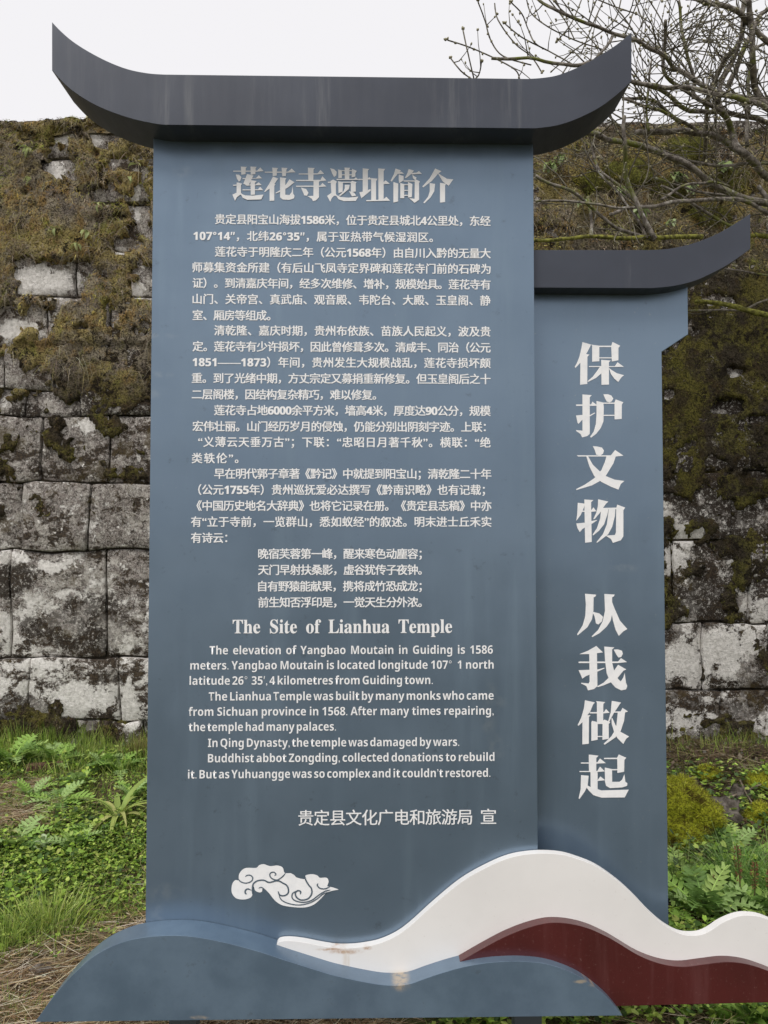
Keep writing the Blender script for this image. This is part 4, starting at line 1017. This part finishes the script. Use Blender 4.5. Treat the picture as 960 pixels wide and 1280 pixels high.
tussock(852, 1100, 'thin arching grass blades in front of the mossy boulder', 90, 0.16, 0.32, [(0.30, 0.38, 0.14), (0.17, 0.24, 0.08)], spread=0.04, lean=0.6, droop=1.0)
tussock(952, 975, 'pale green grass clump at the wall foot by the right edge', 260, 0.08, 0.2, [(0.26, 0.36, 0.07), (0.36, 0.44, 0.13)], spread=0.06, lean=0.5)
# right of the sign
plant('thistle_plant', 'large spiky leaved plant behind the white wave, right of the side board', 'plant', loc_on(880, 1148), TH, 18, (0.1, 1.0), (0.9, 1.35))
plant('thistle_plant', 'dark spiky leaved plant right beside the edge of the side board', 'plant', loc_on(850, 1112), TH, 12, (0.1, 0.9), (0.8, 1.1))
plant('thistle_plant', 'deep green spiky leaved plant beside the mossy boulder', 'plant', loc_on(915, 1070), TH, 12, (0.1, 0.9), (0.8, 1.2))
plant('thistle_plant', 'spiky leaved plant by the right picture edge under the grass clump', 'plant', loc_on(950, 1150), TH, 11, (0.1, 0.9), (0.9, 1.2))
PN = [pinnate(0.24, 9, 0.06, c, a) for c, a in (((0.33, 0.54, 0.10), 0.4), ((0.22, 0.40, 0.07), 0.7))]
plant('fern_plant', 'bright green feathery plant in the dip of the white wave', 'plant', loc_on(856, 1195), PN, 9, (0.1, 0.9), (0.9, 1.1))
OV = [oval_leaf(0.07, 0.04, (0.26, 0.44, 0.08), 0.4), oval_leaf(0.055, 0.03, (0.36, 0.53, 0.12), 0.5)]
for px, lb in ((905, 'low broad leaved plant under the burgundy wave, left one of three'), (932, 'low broad leaved plant under the burgundy wave, middle one of three'), (957, 'low broad leaved plant under the burgundy wave, nearest the right edge')):
    plant('broad_leaved_plant', lb, 'plant', loc_on(px, 1278), OV, 14, (0.1, 1.1), (0.8, 1.3))
# dock with rusty seed heads
def dock(px, py, label, hts):
    x, y, z = loc_on(px, py); root = empty('dock_plant', (x, y, z)); tag(root, label, 'plant')
    for i, (dx, h) in enumerate(hts):
        mb = MB(); base = Vector((x+dx, y+0.02*i, z)); top_ = base+Vector((dx*0.4, 0, h))
        mb.tube([base, (base+top_)/2+Vector((0.005, 0, 0)), top_], [0.004, 0.003, 0.002], 5, (0.12, 0.13, 0.04))
        st = mb.build('stem', DRY, root)
        Qd = Quick(); N = 130; t = np.random.uniform(0.5, 1.0, N); r_ = 0.014*np.sin(np.pi*(t-0.45)/0.62)
        a = np.random.uniform(0, 6.28, N)
        B = np.array(base)[None]+(np.array(top_-base))[None]*t[:, None]+np.stack([r_*np.cos(a), r_*np.sin(a), 0*a], 1)*0.7
        Dv = np.stack([np.cos(a), np.sin(a), np.random.uniform(-0.5, 0.8, N)], 1); Dv /= np.linalg.norm(Dv, axis=1)[:, None]
        Qd.blades(B, Dv, np.full(N, 0.010), np.full(N, 0.007), np.zeros(N), pal([(0.22, 0.085, 0.045), (0.28, 0.13, 0.07), (0.16, 0.06, 0.035)], N), 1)
        tag(Qd.build('seed_head', DRY, root), kind='stuff')
dock(935, 1150, 'weed with rusty brown seed heads above the white wave crest', [(-0.03, 0.30), (0.03, 0.22), (0.09, 0.2), (-0.08, 0.15)])
# ------------------------------------------------------------------ stones, boulder, sticks
def rock(name, label, cat, px, py, sx, sy, sz, mat, sink=0.3, seed=0, sub=4):
    x, y, z = loc_on(px, py); bm = bmesh.new(); bmesh.ops.create_icosphere(bm, subdivisions=sub, radius=1.0)
    for v in bm.verts:
        k = 1+0.40*mn.fractal(v.co*1.5+Vector((seed, 0, 0)), 0.8, 2, 4)+0.07*mn.noise(v.co*6)
        v.co = Vector((v.co.x*sx*k+x, v.co.y*sy*k+y, v.co.z*sz*k+z+sz*(1-sink)))
    me = bpy.data.meshes.new(name); bm.to_mesh(me); bm.free(); me.polygons.foreach_set('use_smooth', [True]*len(me.polygons))
    o = link(name, me, None, mat); tag(o, label, cat); return o
n = NT('boulder_stone'); c = n.mix(n.rng(n.noise(18, 5, 0.7), 0.35, 0.65), (0.06, 0.05, 0.04), (0.20, 0.175, 0.15))
BOULD = n.fin(c, 0.9, 0, 0.25, n.bump(n.noise(30, 5, 0.7), 0.8, 0.02))
n = NT('bright_cushion_moss'); f_ = n.noise(90, 4, 0.7)
c = n.mix(n.rng(f_, 0.35, 0.6), (0.12, 0.13, 0.014), (0.48, 0.50, 0.04)); c = n.mix(n.rng(n.noise(9, 4, 0.6), 0.52, 0.66), c, (0.09, 0.07, 0.015))
CUSH = n.fin(c, 1.0, 0, 0.1, n.bump(f_, 1.0, 0.02))
def fuzz(o, n_, cols, parent=None, l=(0.008, 0.02), up=0.0, name='moss_fibre'):
    me = o.data; ps = list(me.polygons); ws = np.array([p.area if p.normal.z > up else 0 for p in ps]); ws /= ws.sum()
    ch = np.random.choice(len(ps), n_, p=ws); off = np.array(o.location)+(np.array(o.parent.location) if o.parent else 0)
    B = np.array([ps[i].center for i in ch])+np.random.uniform(-0.01, 0.01, (n_, 3))+off; Dv = np.array([ps[i].normal for i in ch])+np.random.normal(0, 0.4, (n_, 3))
    Dv /= np.linalg.norm(Dv, axis=1)[:, None]; Qf = Quick()
    Qf.blades(B, Dv, np.random.uniform(l[0], l[1], n_), np.random.uniform(0.002, 0.004, n_), np.zeros(n_), pal(cols, n_, 0.35), 1)
    r_ = Qf.build(name, LEAF, parent if parent is not None else o); tag(r_, kind='stuff'); return r_
MG = [(0.56, 0.60, 0.045), (0.38, 0.41, 0.035), (0.16, 0.14, 0.02), (0.70, 0.72, 0.10), (0.16, 0.11, 0.03)]
o = rock('mossy_boulder', 'rounded boulder covered in bright yellow-green moss beside the side board', 'rock', 848, 1048, 0.185, 0.17, 0.16, CUSH, 0.35, 23)
fuzz(o, 12000, MG, l=(0.008, 0.03))
o = rock('mossy_boulder', 'small mossy stone on the bank right of the grey stone', 'rock', 950, 1028, 0.07, 0.06, 0.06, CUSH, 0.4, 8, 3); fuzz(o, 1500, MG)
o = rock('mossy_boulder', 'mossy hump at the wall foot near the right edge', 'rock', 952, 985, 0.09, 0.07, 0.045, CUSH, 0.4, 11, 3); fuzz(o, 2500, MG)
o = rock('mossy_boulder', 'small moss cushion on the bank above the large mossy boulder', 'rock', 884, 975, 0.07, 0.06, 0.05, CUSH, 0.4, 15, 3); fuzz(o, 1500, MG)
rock('grey_stone', 'bare grey stone leaning beside the mossy boulder', 'rock', 900, 1026, 0.11, 0.09, 0.07, BOULD, 0.3, 5, 3)
rock('grey_stone', 'flat pale stone lying in the straw at lower left', 'rock', 52, 1222, 0.045, 0.035, 0.018, BOULD, 0.2, 6, 3)
rock('grey_stone', 'small stone among leaf litter on the bank by the wall', 'rock', 925, 1000, 0.06, 0.05, 0.05, BOULD, 0.3, 9, 3)
rock('grey_stone', 'small dark stone on the bank just right of the side board', 'rock', 862, 985, 0.05, 0.05, 0.035, BOULD, 0.3, 19, 3)
n = NT('bark_and_dead_wood'); bk = n.noise(40, 5, 0.7); WOOD = n.fin(n.mix(n.rng(bk, 0.35, 0.65), (0.055, 0.030, 0.022), (0.15, 0.085, 0.06)), 0.9, 0, 0.2, n.bump(bk, 0.8, 0.01))
n = NT('pale_dead_stick'); STICK = n.fin(n.mix(n.rng(n.noise(50, 4), 0.35, 0.65), (0.12, 0.095, 0.07), (0.30, 0.25, 0.19)), 0.9, 0, 0.2)
def stick(pxs, r, label, mat=STICK, lift=0.02, name='fallen_stick', cat='stick'):
    pts = []
    for i, (a, b) in enumerate(pxs):
        p = gpt(a, b); pts.append(Vector((p.x, p.y, gz(p.x, p.y)+lift)))
    q = [Vector(v) for v in spline(pts, 4)]; mb = MB(); mb.tube(q, [r*(1-0.5*i/len(q)) for i in range(len(q))], 6, None, 0.15)
    tag(mb.build(name, mat, smooth=True), label, cat)
stick([(33, 970), (55, 966), (86, 962)], 0.042, 'thick red-brown piece of bark in the weeds at left', WOOD, 0.03, 'bark_piece', 'bark')
stick([(15, 1240), (35, 1228), (55, 1215)], 0.006, 'short dark stick lying in the straw at lower left', WOOD, 0.02)
stick([(845, 985), (862, 978), (892, 976)], 0.008, 'pale stick lying at the wall foot right of the side board')
stick([(898, 964), (925, 966), (958, 966)], 0.007, 'long thin stick lying along the foot of the wall')
stick([(905, 1012), (930, 1002), (955, 990)], 0.009, 'crooked stick resting on the bank by the right edge', lift=0.05)
stick([(925, 992), (935, 1012), (948, 1030)], 0.006, 'thin stick crossing the crooked one on the bank', lift=0.07)
stick([(935, 1035), (945, 1042), (955, 1048)], 0.018, 'dark rotten branch stub beside the small mossy stone', WOOD, 0.03)
Q = Quick(); N = 2600
B = scatter(N, 1.2, 3.2, 4.3, 5.15); B[:, 2] += np.random.uniform(0.003, 0.03, N)
th = np.random.uniform(0, 6.28, N); a = np.stack([np.cos(th), np.sin(th), np.random.normal(0.1, 0.35, N)], 1); s_ = np.stack([-np.sin(th), np.cos(th), np.random.normal(0, 0.35, N)], 1)
R = np.random.uniform(0.02, 0.045, N)[:, None]
V = np.stack([B, B+a*R*.5-s_*R*.3, B+a*R, B+a*R*.5+s_*R*.3], 1)
Q.poly(V, [(0, 1, 2, 3)], pal([(0.16, 0.11, 0.075), (0.10, 0.065, 0.045), (0.22, 0.17, 0.13), (0.06, 0.04, 0.03), (0.2, 0.19, 0.16)], N))
tag(Q.build('leaf_litter', DRY), kind='stuff')
# ------------------------------------------------------------------ small plants on the wall
WF = [oval_leaf(0.10, 0.035, (0.34, 0.40, 0.16), 0.7), oval_leaf(0.08, 0.03, (0.44, 0.46, 0.20), 0.9), pinnate(0.11, 7, 0.02, (0.30, 0.36, 0.11), 0.8)]
def wall_plant(px, py, label, cnt, sc_=(0.7, 1.1), down=True, ms=WF, name='wall_fern'):
    p = P(px, py, D_WALL-0.06); root = empty(name, (p.x, p.y, p.z)); tag(root, label, 'fern', 'ferns and small plants rooted in the wall')
    for me in ms:
        if not me.materials: me.materials.append(LEAF)
    for k in range(cnt):
        o = bpy.data.objects.new('leaf', ms[k % len(ms)]); sc.collection.objects.link(o); o.parent = root
        a = -math.pi/2+random.uniform(-1.3, 1.3); tl = random.uniform(0.2, 1.3) if down else random.uniform(-0.8, 0.5)
        o.rotation_euler = (random.uniform(-0.5, 0.5), tl, a); s = random.uniform(*sc_); o.scale = (s, s, s)
WP = [(35, 185, 'pale green fern tuft near the top of the wall at far left', 6), (68, 285, 'yellow-green fern hanging on the wall, left of the board', 4),
      (124, 255, 'small yellow-green fern high on the mossy wall', 5), (162, 222, 'tiny pale fern near the left board edge', 2), (96, 305, 'drooping pale fern on the moss above the white stone', 6),
      (110, 290, 'yellow-green moss fern between two drooping ferns', 4), (38, 222, 'small reddish fern under the top of the wall', 3), (170, 205, 'small fern just under the dark roof cap', 2)]
for px, py, lb, c_ in WP: wall_plant(px, py, lb, c_, (0.5, 0.85))
WG = [oval_leaf(0.11, 0.05, (0.28, 0.36, 0.13), 0.5), oval_leaf(0.09, 0.045, (0.38, 0.46, 0.24), 0.7), oval_leaf(0.08, 0.04, (0.17, 0.23, 0.08), 0.6)]
for px, py, lb, c_ in [(690, 205, 'broad leaves growing from the wall right under the large cap', 9), (702, 195, 'pale broad leaves beside the large cap tip', 7), (845, 218, 'pale broad leaved plant high on the wall behind the branches', 14),
                       (862, 232, 'leafy plant on the wall just right of the brightest leaves', 10), (775, 235, 'small leafy plant on the wall between the two caps', 10), (800, 262, 'leafy plant on the wall above the small cap', 9),
                       (730, 250, 'small leafy sprig on the wall left of the small cap', 7), (905, 205, 'leafy plant near the wall top by the right edge', 9), (838, 275, 'leaf tuft just above the tip of the small cap', 7)]:
    wall_plant(px, py, lb, int(c_*1.2), (0.5, 1.0), True, WG, 'wall_plant')
DULL = CUSH.copy(); DULL.name = 'dull_cushion_moss'
for nd in DULL.node_tree.nodes:
    if nd.type == 'MIX':
        for k_ in (6, 7):
            if not nd.inputs[k_].is_linked:
                v_ = nd.inputs[k_].default_value; nd.inputs[k_].default_value = (v_[0]*0.42+0.01, v_[1]*0.41+0.01, v_[2]*0.9+0.012, 1)
for px, py, s_, lb in ((915, 222, 0.11, 'large yellow-green moss cushion near the wall top'), (838, 232, 0.09, 'moss cushion on the wall above the small cap'), (790, 215, 0.12, 'olive moss cushion left of the leafy wall plant'), (860, 185, 0.12, 'yellow moss cushion at the wall top behind the branches'),
                       (745, 225, 0.09, 'dull green moss cushion between the caps'), (890, 268, 0.10, 'moss cushion behind the tip of the small cap')):
    p = P(px, py, D_WALL-0.04); bm = bmesh.new(); bmesh.ops.create_icosphere(bm, subdivisions=3, radius=1.0)
    for v in bm.verts:
        k = 1+0.35*mn.fractal(v.co*1.5+Vector((px, 0, 0)), 0.8, 2, 4); v.co = Vector((v.co.x*s_*1.5*k+p.x, v.co.y*s_*0.35*k+p.y+0.03, v.co.z*s_*0.85*k+p.z))
    me = bpy.data.meshes.new('moss_cushion'); bm.to_mesh(me); bm.free(); me.polygons.foreach_set('use_smooth', [True]*len(me.polygons))
    o = link('moss_cushion', me, None, DULL); tag(o, lb, 'moss'); fuzz(o, 2600, [(0.22, 0.205, 0.05), (0.15, 0.13, 0.04), (0.30, 0.27, 0.10), (0.09, 0.08, 0.03)], l=(0.015, 0.05), up=-1)

# ------------------------------------------------------------------ the bare tree
def bark_mat():
    n = NT('mossy_branch_bark')
    b = n.noise(35, 5, 0.7); ms = n.rng(n.noise(5, 5, 0.65), 0.50, 0.58)
    c = n.mix(n.rng(b, 0.35, 0.65), (0.085, 0.072, 0.06), (0.30, 0.27, 0.235))
    c = n.mix(n.math('MULTIPLY', ms, n.rng(n.noise(60, 3), 0.35, 0.6, 0.35, 0.9)), c, (0.16, 0.18, 0.03))
    c = n.mix(n.rng(n.noise(22, 4, 0.7), 0.60, 0.66), c, (0.38, 0.37, 0.33))
    return n.fin(c, 0.9, 0, 0.25, n.bump(b, 0.9, 0.008))
BARK = bark_mat()
n = NT('bright_mossy_twig'); MTW = n.fin(n.mix(n.rng(n.noise(50, 4), 0.35, 0.65), (0.09, 0.085, 0.03), (0.26, 0.26, 0.06)), 1, 0, 0.1, n.bump(n.noise(90, 3), 1, 0.006))
n = NT('young_twig_bark'); TWIG = n.fin(n.mix(n.rng(n.noise(30, 4), 0.35, 0.65), (0.075, 0.065, 0.05), (0.18, 0.165, 0.125)), 0.8, 0, 0.3)
n = NT('swelling_bud'); BUD = n.fin(n.mix(n.noise(60, 2), (0.20, 0.19, 0.11), (0.33, 0.30, 0.19)), 0.6, 0, 0.3)
tx, ty = 2.75, 4.25
TREE = empty('bare_tree', (tx, ty, 0.1)); tag(TREE, 'bare budding tree whose mossy branches reach in from the right', 'tree')
mb = MB(); tr_pts = spline([(tx, ty, -0.1), (tx+0.05, ty, 0.9), (tx-0.03, ty+0.03, 1.9), (tx+0.06, ty, 2.9), (tx+0.15, ty+0.05, 3.9), (tx+0.1, ty, 5.2)], 5)
mb.tube(tr_pts, [0.15-0.10*i/len(tr_pts) for i in range(len(tr_pts))], 12, None, 0.06); mb.build('trunk', BARK, TREE, True)
Z8 = lambda x, y: (560+x/2.4, y/2.4)
BR = [ # zoomed points, thickness (photo px), depth start/end, joins trunk?
 ([(900,0),(905,80),(915,180),(930,260),(950,305),(985,330),(1040,400)], 8.5, 3.7, 4.1, 'b'),
 ([(548,248),(640,262),(740,270),(820,285),(900,305),(965,322),(1100,380)], 6, 3.4, 4.0, 'b'),
 ([(590,250),(660,292),(730,330),(800,335),(900,345),(965,372),(1090,430)], 6, 3.8, 4.2, 'b'),
 ([(380,392),(450,402),(520,420),(620,450),(700,490),(780,530),(850,580),(960,610),(1100,640)], 7.5, 3.6, 4.1, 'b'),
 ([(560,400),(640,395),(740,400),(820,422),(880,460),(930,510),(970,540),(1100,600)], 8, 4.0, 4.2, 'b'),
 ([(560,120),(640,160),(700,215),(770,260),(840,282),(965,300),(1100,350)], 6, 3.5, 4.1, 'b'),
 ([(270,-6),(330,30),(420,70),(500,105),(560,122)], 4, 3.4, 3.5, ''),
 ([(690,-5),(700,60),(712,140),(735,230),(738,300)], 4, 3.7, 3.8, ''),
 ([(655,60),(645,150),(655,220),(700,270),(790,318),(830,340)], 4.5, 3.6, 3.9, ''),
 ([(815,318),(835,355),(852,400),(885,458),(930,500)], 8, 3.9, 4.0, ''),
 ([(772,490),(770,430),(772,360),(782,290),(825,200),(870,130)], 5.5, 5.12, 4.2, ''),
 ([(893,-10),(880,90),(858,170),(828,240),(815,318)], 5.5, 3.8, 3.9, ''),
 ([(715,-5),(800,15),(860,40),(905,75),(1000,160),(1080,260)], 7, 3.5, 4.0, 'b'),
 ([(970,20),(925,60),(885,150),(842,262)], 6, 4.1, 4.2, ''),
 ([(262,528),(330,560),(400,600),(480,668),(545,700),(620,720)], 4, 3.3, 3.6, ''),
 ([(527,350),(528,430),(532,500),(550,560),(580,640),(622,718)], 5.5, 3.4, 3.6, ''),
 ([(480,642),(560,622),(640,618),(720,603),(840,600),(900,606),(970,645),(1100,660)], 5, 3.5, 4.1, 'b'),
 ([(130,178),(220,180),(330,192),(385,200),(440,190)], 4, 3.3, 3.5, ''),
 ([(440,190),(470,150),(500,105)], 3.5, 3.5, 3.5, ''),
 ([(390,200),(480,230),(548,248)], 4, 3.5, 3.4, ''),
 ([(262,718),(360,716),(460,716),(560,712),(640,712),(760,708)], 5, 3.3, 3.7, 'm'),
 ([(262,600),(340,602),(420,612),(500,622),(560,622)], 3, 3.4, 3.5, ''),
 ([(900,712),(965,705),(1060,690)], 7, 4.2, 4.2, 'm'),
 ([(745,900),(770,905),(800,912),(850,918),(900,930),(970,945),(1080,960)], 6, 4.4, 4.3, 'm'),
 ([(720,930),(790,932),(850,930),(900,925),(970,900)], 2.5, 4.5, 4.4, ''),
 ([(765,815),(820,812),(880,815),(970,825)], 2, 4.4, 4.4, ''),
 ([(520,300),(600,300),(680,350),(745,400)], 4, 3.9, 4.0, ''),
 ([(620,445),(690,470),(760,490),(840,495),(960,490),(1060,500)], 3.5, 4.1, 4.2, ''),
 ([(400,440),(440,500),(500,570),(560,650),(600,715)], 2.5, 3.7, 3.6, ''),
 ([(605,180),(600,300),(598,400)], 3, 3.9, 3.9, ''),
 ([(430,420),(440,480),(470,530),(560,590)], 3, 3.9, 3.8, ''),
 ([(970,120),(920,150),(900,250),(898,440)], 4, 4.3, 4.3, ''),
 ([(420,590),(425,650),(432,718)], 4, 3.5, 3.5, ''),
 ([(620,535),(700,560),(760,575),(850,590)], 3, 4.0, 4.0, ''),
 ([(850,560),(800,540),(760,545),(700,560),(640,600)], 3, 3.9, 3.7, ''),
 ([(530,300),(580,310),(640,330),(700,370)], 3.5, 3.8, 3.9, ''),
 ([(640,560),(720,600),(800,650),(870,690)], 3.5, 3.9, 4.0, ''),
 ([(930,555),(960,600),(1000,640)], 6, 4.1, 4.1, ''),
]
brpts = []
for pl, th, d0, d1, fl in BR:
    m = len(pl); raw = [P(*Z8(x, y), d0+(d1-d0)*i/(m-1)+random.uniform(-0.04, 0.04)) for i, (x, y) in enumerate(pl)]
    q = [Vector(v) for v in spline(raw, 5)]
    if fl == 'b':
        lastp = q[-1]; tgt = Vector((tx+0.05, ty, lastp.z-0.25)); q += [lastp.lerp(tgt, 0.35), lastp.lerp(tgt, 0.7), tgt]
    L = len(q); q = [p+Vector((mn.noise(p*6), mn.noise(p*6+Vector((9, 0, 0))), mn.noise(p*6+Vector((0, 9, 0)))))*0.018 for p in q]
    rr = th*0.58*((d0+d1)/2)/F
    rad = [rr*(0.68+0.42*i/L) if fl in ('b', 'm') else rr*(0.75+0.3*i/L) for i in range(L)]
    mb = MB(); mb.tube(q, rad, 8, None, 0.10); mb.build('branch', MTW if fl == 'm' else BARK, TREE, True)
    if fl == 'm': continue
    brpts.append((q, rad))
# twigs and buds
tw = MB(); bd = MB()
def bud(p, d, s):
    d = d.normalized(); a = d.orthogonal().normalized(); b = d.cross(a); vs = [p]
    for t, r in ((0.35, 0.42), (0.7, 0.36)):
        for k in range(4):
            th = k*math.pi/2; vs.append(p+d*s*t+(a*math.cos(th)+b*math.sin(th))*s*r)
    vs.append(p+d*s*1.15)
    bd.add(vs, [(0,2,1),(0,3,2),(0,4,3),(0,1,4),(1,2,6,5),(2,3,7,6),(3,4,8,7),(4,1,5,8),(5,6,9),(6,7,9),(7,8,9),(8,5,9)])
def twig(p, d, L, r, lvl):
    n_ = max(3, int(L/0.045)); pts = [p.copy()]; dd = d.normalized(); curl = Vector((random.uniform(-1, 1), random.uniform(-0.6, 0.6), random.uniform(-0.5, 1.0)))*0.10
    for k in range(n_):
        dd = (dd+curl+Vector((random.gauss(0, .12), random.gauss(0, .10), random.gauss(0, .12)))).normalized(); pts.append(pts[-1]+dd*L/n_)
    tw.tube(pts, [max(0.0014, r*(1-0.55*i/n_)) for i in range(n_+1)], 5)
    for k in range(1, n_+1):
        if k == n_ or random.random() < 0.20:
            for s_ in range(1 if k < n_ else random.choice((1, 2, 3))):
                bud(pts[k], (dd+Vector((random.uniform(-1, 1), random.uniform(-1, 1), random.uniform(-.6, 1)))*0.7), random.uniform(0.008, 0.014))
        if lvl > 0 and k > 0 and random.random() < 0.30:
            nd = (dd+Vector((random.uniform(-1, 1), random.uniform(-.6, .6), random.uniform(-.7, 1)))*1.1).normalized()
            twig(pts[k], nd, L*random.uniform(0.35, 0.65), r*0.6, lvl-1)
random.seed(21)
def start(zx, zy, d): return P(*Z8(zx, zy), d)
# hand-placed long thin ones at the upper left of the crown
HAND = [([(90,5),(112,65),(128,120),(165,168),(250,195)],3.4),([(-2,120),(60,140),(130,170),(200,208),(215,238)],3.4),([(45,90),(60,160),(78,238)],3.3),
 ([(8,175),(38,212),(72,238)],3.3),([(172,72),(222,112),(300,152),(372,192)],3.5),([(190,8),(222,42),(242,92),(262,130),(300,152)],3.5),([(100,188),(92,225),(70,245)],3.4),
 ([(235,-5),(250,40),(300,80),(380,120),(470,150)],3.6),([(300,-5),(350,60),(380,120)],3.7),([(330,120),(370,70),(400,0)],3.6),([(470,-5),(440,60),(420,110),(400,160)],3.7),([(560,40),(500,20),(440,-5)],3.6),
 ([(520,-5),(500,60),(440,110),(380,150),(310,215)],3.6),([(600,-5),(640,60),(660,110),(700,160)],3.8),([(810,-5),(800,60),(780,120),(790,180),(740,240)],3.8),([(850,60),(800,160),(780,260)],3.8),
 ([(960,60),(900,40),(850,60)],3.7),([(960,170),(880,190),(800,160),(720,150)],3.9),([(590,60),(560,130),(600,200)],3.8),([(280,215),(250,170),(200,130),(150,60),(140,10)],3.5)]
for pl, d0 in HAND:
    q = [Vector(v) for v in spline([P(*Z8(x, y), d0+random.uniform(-.05, .05)) for x, y in pl], 5)]; L = len(q)
    tw.tube(q, [0.0032]*L, 5, None, 0.1)
    for i in range(2, L-1, 2):
        dr = (q[i+1]-q[i]).normalized()
        if random.random() < 0.38: bud(q[i], dr+Vector((random.uniform(-1, 1), 0, random.uniform(-1, 1))), random.uniform(0.010, 0.015))
        if random.random() < 0.24: twig(q[i], (dr*random.choice((-1, 1))*0.5+Vector((random.uniform(-1, 1), 0, random.uniform(-.3, 1)))), random.uniform(0.06, 0.16), 0.0025, 0)
    bud(q[0], q[0]-q[1], 0.017); bud(q[0], (q[0]-q[1])+Vector((0.02, 0, 0.02)), 0.014)
for q, rad in brpts:
    for i in range(1, len(q)-2):
        px, py = PX(q[i]); pr = 0.52 if py < 160 else 0.20
        if px > 1000: pr *= 0.5
        if random.random() < pr:
            d = (q[i]-q[i+1]).normalized(); nd = d*0.7+Vector((random.uniform(-1, 1), random.uniform(-.5, .5), random.uniform(-.7, 1.0)))
            if px < 640: nd = Vector((random.uniform(-.4, 1), random.uniform(-.3, .3), random.uniform(-.4, .8)))
            twig(q[i], nd, random.uniform(0.15, 0.55)*(0.35 if px < 700 else 1), min(rad[i]*0.45, 0.004), 1)
tag(tw.build('twig', TWIG, TREE, True), kind='stuff'); tag(bd.build('bud', BUD, TREE, True), kind='stuff')
